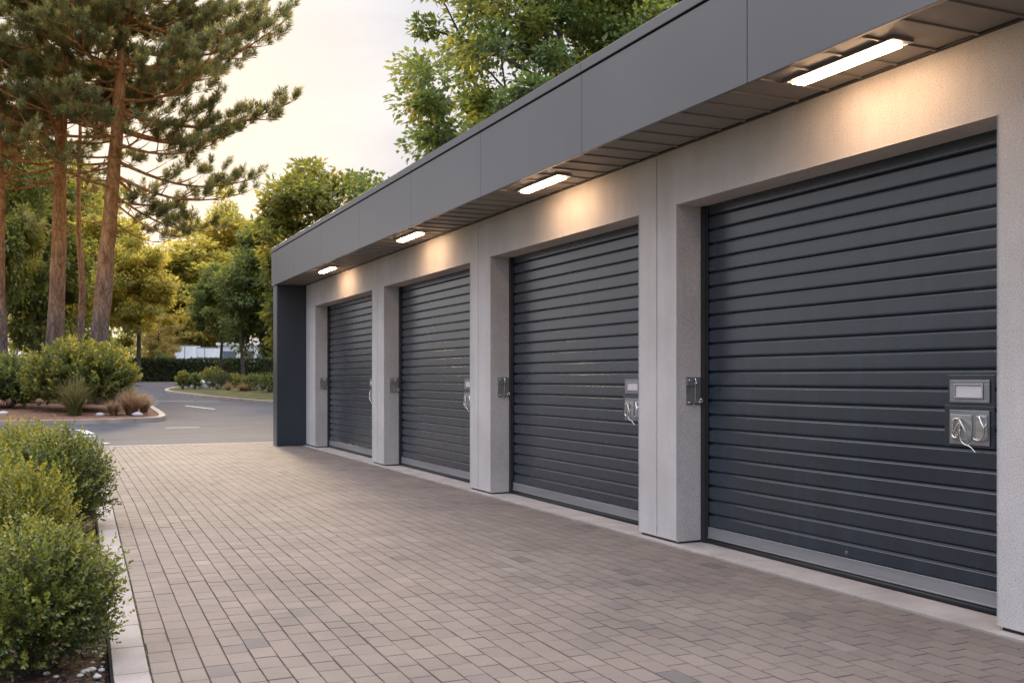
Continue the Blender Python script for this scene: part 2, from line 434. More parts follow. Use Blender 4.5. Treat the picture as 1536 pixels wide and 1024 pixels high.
def island(name, pts, top, w=.2, hk=.12):
    ol = catmull([(x, y, 0) for x, y in pts]); m = len(ol)
    area = sum(ol[i].x*ol[(i+1) % m].y - ol[(i+1) % m].x*ol[i].y for i in range(m))
    if area < 0: ol.reverse()
    ins = []
    for i in range(m):
        t = (ol[(i+1) % m] - ol[i-1]).normalized(); ins.append(ol[i] + Vector((-t.y, t.x, 0)) * w)
    b = MB()
    for q in range(m):
        p = [ol[q], ol[(q+1) % m], ins[(q+1) % m], ins[q]]
        z = [zt(a.y) for a in p]
        b.quad(*[(p[j].x, p[j].y, z[j] + hk) for j in range(4)])
        b.quad((p[0].x, p[0].y, z[0]-.1), (p[1].x, p[1].y, z[1]-.1), (p[1].x, p[1].y, z[1]+hk), (p[0].x, p[0].y, z[0]+hk))
        b.quad((p[2].x, p[2].y, z[2]-.1), (p[3].x, p[3].y, z[3]-.1), (p[3].x, p[3].y, z[3]+hk), (p[2].x, p[2].y, z[2]+hk))
    tag(b.build(name + '_kerb', M['kerbstone']), kind='structure')
    # bed: fan rings towards the centre so it follows the slope
    c = sum((a for a in ins), Vector()) / m; b = MB(); rings = 6
    for k in range(rings):
        f0, f1 = 1 - k / rings, 1 - (k+1) / rings
        for q in range(m):
            a, e = ins[q], ins[(q+1) % m]
            pp = [c + (a-c)*f0, c + (e-c)*f0, c + (e-c)*f1, c + (a-c)*f1]
            def hz(v, f): return zt(v.y) + hk - .03 + .18 * (1 - f)
            b.quad(*[(v.x, v.y, hz(v, f)) for v, f in zip(pp[:4 if f1 > 0 else 3], (f0, f0, f1, f1))])
    tag(b.build(name + '_bed', top), kind='structure')

L1 = [P(-330, 27.5), P(-100, 29.2), P(0, 29.5), P(120, 30.2), P(205, 31.3), P(246, 32.6), P(240, 36), P(214, 43), P(196, 48), P(150, 51), P(20, 52), P(-200, 52), P(-420, 42)]
island('island', L1, M['redmulch'])
R1 = [P(247, 56), P(262, 53), P(320, 48.2), P(412, 43.6), P(520, 41.5), P(640, 44), P(640, 66), P(520, 71), P(400, 71), P(300, 66), P(258, 60)]
island('verge', R1, M['turf'])

# worn road markings
def mark(name, pts, w):
    b = MB(); pts = [Vector((*p, 0)) for p in pts]
    for a, c in zip(pts[:-1], pts[1:]):
        n_ = max(1, int((c-a).length / .8)); t = (c-a).normalized(); s = Vector((-t.y, t.x, 0)) * w / 2
        for k in range(n_):
            p, q = a.lerp(c, k / n_), a.lerp(c, (k+1) / n_)
            b.quad(*[(v.x, v.y, zt(v.y) - .007) for v in (p - s, q - s, q + s, p + s)])
    tag(b.build(name, M['paint']), kind='structure')
def G(px, py):
    d = 20.
    for _ in range(60):
        x, y = P(px, d); d = (H - zt(y)) / ((py - 567) / F) * .5 + d * .5
    return P(px, d)
mark('road_marking', [G(85, 644), G(122, 644), G(136, 650)], .22)
mark('road_marking', [G(88, 654), G(143, 653.3)], .26)
mark('road_marking', [G(142, 662.5), G(162, 664)], .12)
mark('road_marking', [G(232, 601), G(330, 601.5)], .10)
mark('road_marking', [G(278, 608), G(322, 613)], .12)
mark('road_marking', [G(248, 641), G(300, 640)], .08)

# ------------------------------------------------------------------ garage building
XW, XD, XF = 4.74, 5.0, 4.10
ZL, ZS, ZT = 2.85, 3.33, 4.10
Y_END, Y_NEAR, XB = 21.3, -4.0, 10.5
DOORS = [(3.985, 7.147), (7.75, 11.12), (11.78, 15.42), (16.09, 20.07)]   # near jamb, far jamb
bld = empty('garage_building', (XW, 9, 0), 'single-storey grey stucco garage row with dark fascia and four charcoal roller doors', 'garage building')

def front_wall():
    grooves = [(wallY(px) - .006, wallY(px) + .006) for px in (985, 717, 566)] + [(3.0, 3.012)]
    ybr = sorted(set([Y_NEAR, 20.9] + [v for d in DOORS for v in d] + [v for g in grooves for v in g]))
    zbr = [.035, ZL, ZS + .02]
    b = MB(); idx = {}
    def vid(x, y, z):
        k = (round(x, 4), round(y, 4), round(z, 4))
        if k not in idx: idx[k] = len(b.v); b.v.append(k)
        return idx[k]
    def face(*p): b.f.append(tuple(vid(*q) for q in p))
    for y0, y1 in zip(ybr[:-1], ybr[1:]):
        gr = any(abs(y0 - g[0]) < 1e-6 for g in grooves)
        for z0, z1 in zip(zbr[:-1], zbr[1:]):
            ym = (y0 + y1) / 2
            if z0 < ZL - .01 and any(a < ym < c for a, c in DOORS): continue
            if gr:
                x = XW + .014
                face((x, y0, z0), (x, y0, z1), (x, y1, z1), (x, y1, z0))
                face((XW, y0, z0), (XW, y0, z1), (x, y0, z1), (x, y0, z0))
                face((x, y1, z0), (x, y1, z1), (XW, y1, z1), (XW, y1, z0))
            else:
                face((XW, y0, z0), (XW, y0, z1), (XW, y1, z1), (XW, y1, z0))
    XR = XD + .08
    for a, c in DOORS:
        face((XW, a, .035), (XR, a, .035), (XR, a, ZL), (XW, a, ZL))
        face((XW, c, .035), (XW, c, ZL), (XR, c, ZL), (XR, c, .035))
        face((XW, a, ZL), (XR, a, ZL), (XR, c, ZL), (XW, c, ZL))
    for ye0, ye1 in zip([Y_NEAR] + [d[1] for d in DOORS], [d[0] for d in DOORS] + [20.9]):
        face((XW, ye0, .035), (XW, ye1, .035), (XR, ye1, .035), (XR, ye0, .035))
    return b.build('wall', M['stucco'], bld, bevel=.007)
front_wall()
for ye0, ye1 in zip([Y_NEAR] + [d[1] for d in DOORS], [d[0] for d in DOORS] + [20.88]):
    MB().box(XW + .018, XD + .06, ye0 + .018, ye1 - .018, .005, .034).build('plinth', M['black'], bld)
b = MB(); y = Y_NEAR
rr = random.Random(2)
while y < 20.85:
    L = min(rr.choice([1.55, 1.25, 1.7]), 20.88 - y); b.box(4.672, XD + .1, y + .002, y + L - .002, -.08, .013 + rr.uniform(-.001, .001)); y += L
b.build('threshold', M['concrete'], bld, bevel=.004)
# rear shell and end wall behind the fin
b = MB(); b.box(XD + .3, XB, Y_NEAR, Y_END - .05, 0, 3.6)
b.build('rear_wall', M['stucco'], bld)
# fascia panels with real joints
FJ = [Y_NEAR] + sorted([wallY(px, XF) for px in (1120.5, 872.5, 721, 616.5, 539.7, 482, 440, 413.5)]) + [Y_END]
b = MB()
for a, c in zip(FJ[:-1], FJ[1:]): b.box(XF, XF + .03, a + .003, c - .003, 3.318, 4.0)
xs = [XF + .03 + .004] + [XF + k * 1.6 for k in range(1, 4)] + [XB]
for a, c in zip(xs[:-1], xs[1:]): b.box(a + .003, c - .003, Y_END - .03, Y_END, 3.318, 4.0)
b.build('fascia', M['fascia'], bld, bevel=.003)
b = MB(); b.box(XF + .032, XF + .06, Y_NEAR, Y_END - .034, 3.335, 4.03); b.box(XF + .06, XB, Y_END - .06, Y_END - .034, 3.6, 4.03)
b.build('fascia_backing', M['black'], bld)
b = MB()
for a, c in zip(FJ[:-1], FJ[1:]): b.box(XF - .012, XF + .30, a + (.002 if a > Y_NEAR else 0), c - .002 + (.014 if c == Y_END else 0), 4.014, 4.10)
b.box(XF + .302, XB + .01, Y_END - .3, Y_END + .012, 4.014, 4.10)
b.build('coping', M['fascia'], bld, bevel=.004)
b = MB(); b.box(XF + .3, XB, Y_NEAR, Y_END - .3, 3.9, 4.0)
b.build('roof', M['roofgrey'], bld)
# soffit: cross planks with narrow ribs between them
b = MB(); y = Y_NEAR
while y < 20.89:
    c = min(y + .3, 20.89)
    b.box(XF + .034, XW - .035, y, c - .026, ZS, ZS + .03)
    b.box(XF + .034, XW - .037, c - .024, c - .002, ZS - .012, ZS + .03); y = c
    if 20.89 - y < .05: break
b.build('soffit', M['soffit'], bld, bevel=.002)
b = MB(); b.box(XW - .033, XW - .002, Y_NEAR, 20.89, ZS - .012, ZS + .04)
b.build('soffit_trim', M['black'], bld, bevel=.002)  # black strip stands in for the shadow between soffit and wall
# dark end fin under the fascia
b = MB(); b.box(4.15, XW + .25, 20.9, Y_END - .002, .0, 3.315)
b.build('side_panel', M['fin'], bld, bevel=.006)
b = MB(); b.box(4.135, 4.149, 20.93, Y_END - .01, .0, 3.31)
b.build('side_trim', M['fascia'], bld, bevel=.003)  # lighter strip imitates the reflection on the end panel's left face

def roller_door(a, c, off):
    # curtain: interlocking slats, flat face with a recessed joint and a sloped ledge
    pitch = .119; z = .16; prof = [(XD + .006, z)]
    while z < ZL + .1:
        prof += [(XD, z + .004), (XD, z + .084), (XD + .002, z + .087), (XD + .017, z + .0885), (XD + .019, z + .097), (XD + .0025, z + .1125), (XD + .0005, z + .1165)]
        z += pitch
    ys_ = np.linspace(a + .002, c - .05, 2)
    b = MB()
    for y in ys_: b.v += [(x, y, zz) for x, zz in prof]
    n_ = len(prof)
    for j in range(n_ - 1): b.f.append((j, j + 1, n_ + j + 1, n_ + j))
    door = b.build('roller_door', M['door'], bld)
    b = MB(); b.box(XD - .025, XD + .06, c - .062, c - .002, .02, ZL - .002); b.box(XD - .012, XD + .0, c - .082, c - .062, .02, ZL - .004)
    b.build('guide_rail', M['black'], door, bevel=.003)
    b = MB(); b.box(XD - .025, XD + .06, a + .002, a + .05, .02, ZL - .002)
    b.build('guide_rail', M['black'], door, bevel=.003)
    b = MB(); b.box(XD - .006, XD + .03, a + .052, c - .084, .062, .155); b.box(XD - .014, XD - .007, a + .052, c - .084, .060, .072)
    b.build('bottom_rail', M['rail'], door, bevel=.003)
    b = MB(); b.tube([(XD + .01, a + .052, .036), (XD + .01, c - .084, .036)], .023, 10)
    b.build('rubber_seal', M['black'], door, smooth=True)
    # lock side
    yl, yr = a + off, a + off - .29
    b = MB(); b.box(XD - .004, XD + .02, yr - .03, yl + .045, .985, 1.235); b.box(XD - .003, XD + .02, yr - .03, yl + .02, 1.236, 1.42)
    b.build('lock_panel', M['door'], door, bevel=.003)
    hz0, hz1 = 1.253, 1.39; bw = .034
    b = MB(); X0, X1 = XD - .012, XD - .004
    b.box(X0, X1, yr, yl, hz1 - .022, hz1); b.box(X0, X1, yr, yl, hz0, hz0 + .024)
    b.box(X0, X1, yr, yr + .04, hz0 + .024, hz1 - .022); b.box(X0, X1, yl - bw, yl, hz0 + .024, hz1 - .022)
    h = b.build('label_holder', M['plate'], door, bevel=.003)
    b = MB(); X0, X1 = XD - .017, XD - .0045; q0, q1, w0, w1 = yr + .041, yl - bw - .001, hz0 + .025, hz1 - .023; t = .010
    b.box(X0, X1, q0, q1, w0, w0 + t); b.box(X0, X1, q0, q1, w1 - t, w1); b.box(X0, X1, q0, q0 + t, w0 + t, w1 - t); b.box(X0, X1, q1 - t, q1, w0 + t, w1 - t)
    b.build('holder_frame', M['steel'], door, bevel=.002)
    b = MB(); b.box(XD - .010, XD - .0042, q0 + t + .001, q1 - t - .001, w0 + t + .001, w1 - t - .001)
    b.build('label_card', M['card'], door)
    b = MB(); b.box(XD - .013, XD - .0045, yr, yl, 1.0, 1.208)
    b.build('lock_plate', M['plate'], door, bevel=.003)
    def q(cx, cy, dx=.02): return (XD - .013 - dx, yl - (cx - 178) * .000664, 1.208 - (cy - 490) * .000586)
    b = MB()
    i = len(b.v)
    poly = [(195, 535), (432, 540), (440, 700), (420, 800), (200, 790)]
    for dx in (.0, .006): b.v += [q(x, y, dx) for x, y in poly]
    b.f += [tuple(range(i+5, i+10)), tuple(range(i+4, i-1, -1))] + [(i+k, i+(k+1) % 5, i+5+(k+1) % 5, i+5+k) for k in range(5)]
    i = len(b.v)
    poly = [(478, 560), (520, 535), (600, 540), (606, 780), (560, 800), (478, 780)]
    for dx in (.0, .006): b.v += [q(x, y, dx) for x, y in poly]
    b.f += [tuple(range(i+6, i+12)), tuple(range(i+5, i-1, -1))] + [(i+k, i+(k+1) % 6, i+6+(k+1) % 6, i+6+k) for k in range(6)]
    b.build('escutcheon', M['steel'], door, bevel=.0015)
    def tube(pts, r, name, mat='chrome', dxs=None):
        vs = [Vector(q(x, y, (dxs[j] if dxs else .016))) for j, (x, y) in enumerate(pts)]
        sm = []
        for j in range(len(vs) - 1):
            p0, p1, p2, p3 = vs[max(j-1, 0)], vs[j], vs[j+1], vs[min(j+2, len(vs)-1)]
            for s_ in range(5):
                t_ = s_ / 5
                sm.append(.5*((2*p1)+(p2-p0)*t_+(2*p0-5*p1+4*p2-p3)*t_*t_+(3*p1-p0-3*p2+p3)*t_**3))
        sm.append(vs[-1]); MB().tube(sm, r, 8).build(name, M[mat], door, smooth=True)
    tube([(245, 585), (232, 660), (226, 740), (250, 772), (285, 770), (308, 690), (322, 610), (290, 580), (245, 585)], .0062, 'lock_loop')
    tube([(250, 725), (280, 660), (312, 622)], .005, 'lock_lever')
    tube([(300, 575), (350, 620), (395, 690), (412, 760), (418, 815)], .0075, 'lock_handle', 'steel', [.012, .03, .035, .03, .02])
    tube([(325, 690), (328, 780), (365, 835), (430, 858), (490, 918)], .0032, 'lock_tail', 'chrome', [.02, .022, .02, .018, .014])
    tube([(492, 548), (535, 556), (556, 600), (588, 660), (584, 735), (535, 788), (458, 776)], .006, 'lock_hook', 'chrome', [.012, .02, .024, .026, .024, .02, .012])
    tube([(584, 690), (604, 650), (628, 626)], .005, 'hook_arm', 'chrome', [.022, .028, .03])
    return door
doors = [roller_door(a, c, o) for (a, c), o in zip(DOORS, (.555, .667, .83, 1.0))]
# small keyhole low on the nearest door
ky, kz = wallY(1270, XD), PZ(828, wallD(1270, XD))
b = MB(); b.tube([(XD - .006, ky, kz), (XD + .01, ky, kz)], .012, 14); b.build('keyhole', M['plate'], doors[0], bevel=.001)
b = MB(); b.box(XD - .008, XD - .0065, ky - .0025, ky + .0025, kz - .008, kz + .006); b.build('key_slot', M['black'], doors[0])

def latch(c):
    """slide latch on the far jamb of a door"""
    y = c; x0, x1, z0, z1 = 4.828, 4.972, 1.178, 1.41
    b = MB(); b.box(x0, x1, y - .006, y - .0005, z0, z1)
    pl = b.build('latch_plate', M['darkplate'], bld, bevel=.002)
    xm = (x0 + x1) / 2 + .008
    b = MB(); b.tube([(xm, y - .022, z1 - .01), (xm + .006, y - .026, z1 - .035), (xm - .001, y - .024, z1 - .06), (xm, y - .022, z1 - .085), (xm, y - .022, z0 + .01)], .0058, 8)
    b.build('latch_rod', M['chrome'], pl, smooth=True)
    MB().box(x0, xm - .018, y - .022, y - .007, z1 - .075, z1 - .012).build('latch_keeper', M['darkplate'], pl, bevel=.003)
    MB().box(xm - .016, xm + .018, y - .03, y - .007, z1 - .07, z1 - .055).build('rod_guide', M['darkplate'], pl, bevel=.003)
    MB().box(x0 + .006, x1, y - .02, y - .007, z0 + .006, z0 + .026).build('latch_foot', M['darkplate'], pl, bevel=.003)
    for (x, z) in ((x0 + .022, z1 - .028), (xm + .012, z1 - .05), (x0 + .02, z0 + .016), (x1 - .02, z0 + .02)): MB().ball((x, y - .024, z), .0085).build('bolt', M['chrome'], pl, smooth=True)
    b = MB(); b.tube([(x1 - .03, y - .018, z0 + .03), (x1 - .006, y - .03, z0 + .05), (x1 + .004, y - .03, z0 + .03), (x1 - .008, y - .024, z0 + .012)], .005, 8)
    b.build('latch_hook', M['chrome'], pl, smooth=True)
    b = MB(); b.tube([(xm - .01, y - .015, z0 + .006), (xm - .008, y - .02, z0 - .022)], .004, 8)
    b.build('latch_tail', M['chrome'], pl, smooth=True)
for a, c in DOORS: latch(c)

# soffit lights
LP = [(4.3, 5.25), (8.47, 9.44), (12.57, 13.5), (17.14, 18.1)]
LX0, LX1 = 4.29, 4.45
LBL = ['lit linear soffit light, largest and brightest, above the door with the visible lock plate',
       'lit linear soffit light above the second closest roller door',
       'lit linear soffit light above the third closest roller door',
       'small looking lit soffit light closest to the dark end panel']
lamp0 = None
for i, (a, c) in enumerate(LP):
    yc = (a + c) / 2
    if lamp0 is None:
        lamp0 = empty('soffit_light', ((LX0 + LX1) / 2, yc, ZS), LBL[0], 'light', 'soffit lights over the garage doors')
        z0, z1 = ZS - .022, ZS - .001
        b = MB(); L = .475; y0, y1 = yc - L, yc + L
        b.box(LX0, LX0 + .012, y0, y1, z0, z1); b.box(LX1 - .012, LX1, y0, y1, z0, z1)
        b.box(LX0 + .012, LX1 - .012, y0, y0 + .035, z0, z1); b.box(LX0 + .012, LX1 - .012, y1 - .035, y1, z0, z1)
        b.box(LX0 + .012, LX1 - .012, y0 + .035, y1 - .035, z0 + .002, z1)
        parts = [b.build('housing', M['plate'], lamp0, bevel=.002)]
        b = MB(); b.box(LX0 + .033, LX1 - .033, y0 + .06, y1 - .06, z0 - .016, z0 + .001)
        parts.append(b.build('diffuser', M['lamp'], lamp0))
    else:
        r_ = lamp0.copy(); COL.objects.link(r_); r_.location.y = yc; r_['label'] = LBL[i]
        for p in parts:
            q_ = p.copy(); COL.objects.link(q_); q_.parent = r_

# ------------------------------------------------------------------ foliage builders
def boxwood(name, loc, rx, ry, h, n_shoot, leaf, mat, label, cat, seed, shoot_len=.12, group=None, per=13, stray=None, up=.5):
    rng = np.random.default_rng(seed)
    e = empty(name, loc, label, cat, group)
    # shoot bases over a lumpy dome
    d = rdir(n_shoot * 2, rng); d = d[d[:, 2] > -.72][:n_shoot]; n = len(d)
    lob = 1 + .10*np.sin(d[:, 0]*5 + seed) * np.sin(d[:, 1]*4.3 + 1.7*seed) + .07*np.sin(d[:, 2]*8 + d[:, 0]*6 + seed*2.2)
    rad = (1 - .55 * rng.random(n)**2.2) * lob * (1 + rng.normal(0, .035, n))
    cz = h * .51
    base = d * np.array([rx, ry, h * .49]) * rad[:, None] + np.array([0, 0, cz])
    base[:, 2] = np.maximum(base[:, 2], .03)
    ax = unit(d * .8 + np.array([0, 0, up]) + rng.normal(0, .28, (n, 3)))
    sl = shoot_len * rng.uniform(.6, 1.25, n)
    if stray:
        for (v, a_, l_) in stray:
            base = np.vstack([base, v]); ax = np.vstack([ax, unit(np.array([a_]))]); sl = np.append(sl, l_)
        n = len(base)
    k = per
    t = np.tile(np.linspace(-.25, 1, k), n); si = np.repeat(np.arange(n), k)
    C = base[si] + ax[si] * (sl[si] * t)[:, None]
    sidev = unit(np.cross(ax, rdir(n, rng)))
    s2 = unit(np.cross(ax, sidev))
    ang = np.tile(np.arange(k) * 2.4, n) + rng.normal(0, .35, n*k)
    perp = sidev[si] * np.cos(ang)[:, None] + s2[si] * np.sin(ang)[:, None]
    opn = np.where(t > .85, .45, 1.0) * rng.uniform(.7, 1.25, n*k)
    D = ax[si] * .75 + perp * opn[:, None] + rng.normal(0, .12, (n*k, 3))
    N = ax[si] - perp * .6 + rng.normal(0, .2, (n*k, 3))
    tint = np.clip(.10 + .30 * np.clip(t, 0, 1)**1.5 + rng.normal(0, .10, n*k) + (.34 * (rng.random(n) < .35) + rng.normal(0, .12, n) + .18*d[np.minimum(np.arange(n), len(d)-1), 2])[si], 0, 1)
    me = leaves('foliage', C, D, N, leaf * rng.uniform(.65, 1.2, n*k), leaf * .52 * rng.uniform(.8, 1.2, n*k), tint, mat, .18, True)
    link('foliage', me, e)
    b = MB(); r2 = random.Random(seed)
    for j in range(26):
        q = base[r2.randrange(len(base))] * .93
        m_ = (q[0]*.45 + r2.uniform(-.04, .04), q[1]*.45 + r2.uniform(-.04, .04), q[2]*.42)
        b.tube([(r2.uniform(-.04, .04), r2.uniform(-.04, .04), -.05), m_, tuple(q)], [.011, .007, .003], 5)
    b.build('stem', M['bark'], e, local=True)
    return e

def stray_shoots(lst):
    return [(np.array([v]), a, l) for v, a, l in lst]

xA, yA = P(45, 5.0)
boxwood('boxwood_shrub', (xA, yA, -.06), .355, .37, .66, 1700, .026, M['box'],
        'dark green boxwood shrub closest to the camera, overhanging the pale edging slabs', 'shrub', 3,
        stray=stray_shoots([((.34, -.12, .27), (.75, -.25, .55), .15), ((.36, -.1, .24), (.8, -.1, .35), .13), ((.37, .05, .5), (.5, 0, .9), .12), ((.38, .08, .42), (.7, .1, .6), .12), ((.34, .12, .52), (.45, 0, .9), .13)]))
xB, yB = P(8, 6.7)
boxwood('golden_shrub', (xB, yB, -.06), .38, .38, .77, 1500, .030, M['boxgold'],
        'yellow-green shrub just behind the dark boxwood closest to the camera', 'shrub', 5, .16, up=.9)
xC, yC = P(82, 9.4)
boxwood('boxwood_shrub', (xC, yC, -.06), .41, .46, .86, 1500, .034, M['box'],
        'deep green shrub touching the paving, between the yellow shrub and the road', 'shrub', 8, .17, up=.7)
xD_, yD_ = P(36, 11.8)
boxwood('golden_shrub', (xD_, yD_, -.06), .52, .5, .78, 1300, .038, M['boxgold'],
        'light green shrub farthest along the bed, just before the road', 'shrub', 9, .20, up=.9)
xE, yE = P(-75, 8.6)
boxwood('golden_shrub', (xE, yE, -.06), .5, .5, .9, 800, .036, M['boxgold'],
        'yellow-green shrub at the left picture edge behind the first two shrubs', 'shrub', 12, .18, up=.8)

def decid_mesh(seed, n_clump, n_leaf, leaf, c0=.3, shape='round', mat=None, rx=3.0, Ht=10.0, clump=.75, limbs=16, tr=.16):
    """normalised tree: Ht tall, crown 2*rx wide, crown from c0*Ht up. returns trunk mesh, crown function"""
    rng = np.random.default_rng(seed); r2 = random.Random(seed)
    cz = Ht * (c0 + 1) / 2; rz = Ht * (1 - c0) / 2
    cc = []
    while len(cc) < n_clump:
        if shape == 'cone':
            zf = rng.random() ** 1.25; th = rng.random() * 6.283; q_ = rng.random() ** .38
            lob = 1 + .20 * math.sin(3*th + seed + zf*3) + .13 * math.sin(7*th + zf*9)
            rr_ = rx * (1.15 - 1.0 * zf) * q_ * lob * min(1, .6 + zf * 4)
            cc.append((rr_*math.cos(th), rr_*math.sin(th), Ht*c0 + zf*Ht*(1-c0)*.96 - .10*rr_)); continue
        d = rdir(1, rng)[0]; rr_ = rng.random() ** .42
        th = math.atan2(d[1], d[0])
        lob = 1 + .16*math.sin(3*th + seed) * math.sin(2.5*d[2]*2 + seed) + .10*math.sin(5*th - seed*1.7 + d[2]*4)
        p = d * rr_ * lob
        if shape == 'cone': wz = 1.12 - .72 * (p[2] + 1) / 2
        elif shape == 'oval': wz = 1.0
        else: wz = 1.06 if p[2] < .2 else 1.06 - .25*(p[2]-.2)
        cc.append((p[0]*wz*rx*.86, p[1]*wz*rx*.86, cz + p[2]*rz*.92))
    cc = np.array(cc)
    per = n_leaf // n_clump; n = per * n_clump; si = np.repeat(np.arange(n_clump), per)
    csz = clump * rng.uniform(.55, 1.25, n_clump)
    q = rng.normal(size=(n, 3)); q = unit(q) * (rng.random(n)**.5)[:, None]
    off = q * csz[si][:, None] * np.array([1.0, 1.0, .62])
    C = cc[si] + off
    out = unit(C - np.array([0, 0, cz - rz*.3]))
    D = unit(q) * .6 + out * .5 + rng.normal(0, .45, (n, 3)) + np.array([0, 0, -.35])
    N = np.array([0, 0, 1.]) + out * .5 + rng.normal(0, .5, (n, 3))
    tint = np.clip(rng.normal(.42, .17, n) + rng.normal(0, .16, n_clump)[si], 0, 1)
    crown = leaves('crown', C, D, N, leaf * rng.uniform(.6, 1.25, n), leaf * .6 * rng.uniform(.7, 1.2, n), tint, mat, .2)
    b = MB(); lean = (r2.uniform(-.15, .15), r2.uniform(-.15, .15))
    tp = [(lean[0]*t*3, lean[1]*t*3, Ht*.88*t) for t in (0, .08, .2, .35, .5, .7, 1.0)]
    tr_ = [tr*1.35, tr, tr*.92, tr*.8, tr*.6, tr*.38, tr*.08]
    tp[0] = (0, 0, -.15)
    b.tube(tp, tr_, 9)
    order = rng.permutation(n_clump)[:limbs]
    for j in order:
        tgt = cc[j]; z0 = max(Ht*c0*.75, min(tgt[2] - .35*math.hypot(tgt[0], tgt[1]) - .4, Ht*.8))
        t = z0 / (Ht*.88); s = Vector((lean[0]*t*3, lean[1]*t*3, z0)); e_ = Vector(tgt)
        m1 = s.lerp(e_, .35) + Vector((r2.uniform(-.15, .15), r2.uniform(-.15, .15), .25)); m2 = s.lerp(e_, .7) + Vector((r2.uniform(-.15, .15), r2.uniform(-.15, .15), .2))
        r0 = tr * (.55 - .35 * t)
        b.tube([s, m1, m2, e_], [r0, r0*.7, r0*.45, r0*.15], 6)
        for _ in range(3):
            k = cc[r2.randrange(n_clump)]
            near = cc[np.argsort(((cc - np.array(m2))**2).sum(1))[r2.randrange(2, 7)]]
            b.tube([m2, Vector(m2).lerp(Vector(near), .55) + Vector((0, 0, .1)), near], [r0*.4, r0*.25, r0*.08], 5)
    me = bpy.data.meshes.new('trunk'); me.from_pydata(b.v, [], b.f); me.materials.append(M['bark']); me.update()
    return me, crown

VAR = {}
def variant(kind, mat):
    key = (kind, mat)
    if key not in VAR:
        s = abs(hash(kind)) % 7
        s = {'round': 1, 'oval': 2, 'high': 3, 'bush': 4}[kind] * 10 + {'green': 1, 'greengold': 2, 'gold': 3, 'tan': 4}[mat]
        a = dict(round=dict(c0=.2, rx=3.1, shape='round', n_clump=110, n_leaf=16000),
                 oval=dict(c0=.1, rx=2.7, shape='oval', n_clump=125, n_leaf=18000),
                 high=dict(c0=.38, rx=3.2, shape='round', n_clump=95, n_leaf=14000, tr=.15),
                 bush=dict(c0=.03, rx=3.4, shape='round', n_clump=70, n_leaf=8000))[kind]
        VAR[key] = decid_mesh(s, leaf=.27, mat=M[mat], **a)
    return VAR[key]

def tree(px, d, top, wpx, kind, mat, label, group=None, rot=None, name='tree', squash=None):
    x, y = P(px, d); g = zt(y)
    h = PZ(top, d) - g; w = wpx / F * d
    rx = {'round': 3.1, 'oval': 2.7, 'high': 3.2, 'bush': 3.4}[kind]
    e = empty(name, (x, y, g), label, 'tree' if kind != 'bush' else 'bush', group)
    t, c = variant(kind, mat)
    sxy = w / (2 * rx); sz = h / 10.0
    a = rot if rot is not None else (px * 1.37) % 6.28
    for nm, me in (('trunk', t), ('crown', c)):
        o = link(nm, me, e); o.scale = (sxy, sxy, sz); o.rotation_euler.z = a
    return e

GT = 'leafy trees beyond the yard'
tree(478, 54, 208, 205, 'oval', 'greengold', 'tall green-gold tree rising behind the far end of the garage roof', GT, name='broadleaf_tree')
tree(345, 125, 288, 165, 'round', 'gold', 'golden tree behind the two green trees on the grass verge', GT, name='broadleaf_tree')
tree(410, 66, 300, 135, 'oval', 'green', 'tall green tree tucked against the left side of the dark end panel', GT, name='broadleaf_tree')
tree(366, 64, 372, 125, 'high', 'green', 'green verge tree with forked dark trunk, nearer the garage of the pair', GT, name='broadleaf_tree')
tree(329, 68, 392, 112, 'high', 'green', 'green verge tree with slim trunk, farther from the garage of the pair', GT, rot=2.2, name='broadleaf_tree')
tree(396, 80, 400, 90, 'high', 'gold', 'golden young tree behind the hedge next to the dark end panel', GT, rot=4.0, name='broadleaf_tree')
tree(268, 128, 385, 140, 'round', 'greengold', 'green-gold tree behind the hedge, above the white trailer', GT, name='broadleaf_tree')
tree(238, 92, 464, 84, 'bush', 'tan', 'low pale olive bushy tree just behind the dark hedge', GT, name='bushy_tree')
tree(208, 78, 338, 140, 'round', 'gold', 'bright golden tree immediately right of the leaning pine trunk', GT, name='broadleaf_tree')
tree(150, 84, 285, 170, 'round', 'gold', 'golden tree seen between the two large pine trunks', GT, rot=1.1, name='broadleaf_tree')
tree(62, 72, 205, 170, 'oval', 'greengold', 'green-gold tree behind the straight orange pine trunk', GT, name='broadleaf_tree')
tree(8, 62, 165, 160, 'round', 'greengold', 'green-gold tree at the left edge behind the bushes', GT, rot=.5, name='broadleaf_tree')
tree(112, 110, 215, 200, 'oval', 'greengold', 'hazy distant green-gold tree far behind the pines', GT, name='broadleaf_tree')
tree(300, 118, 335, 190, 'oval', 'gold', 'distant golden tree filling the gap behind the white trailers', GT, rot=4.4, name='broadleaf_tree')
tree(425, 130, 340, 170, 'round', 'gold', 'distant golden tree behind the tall green one beside the garage', GT, rot=3.3, name='broadleaf_tree')
tree(243, 84, 521, 50, 'bush', 'green', 'dark green rounded bush peeking over the clipped hedge', None, name='hedge_bush')
tree(-95, 66, 300, 190, 'oval', 'green', 'green tree standing outside the left edge beyond the island', GT, rot=5.0, name='broadleaf_tree')

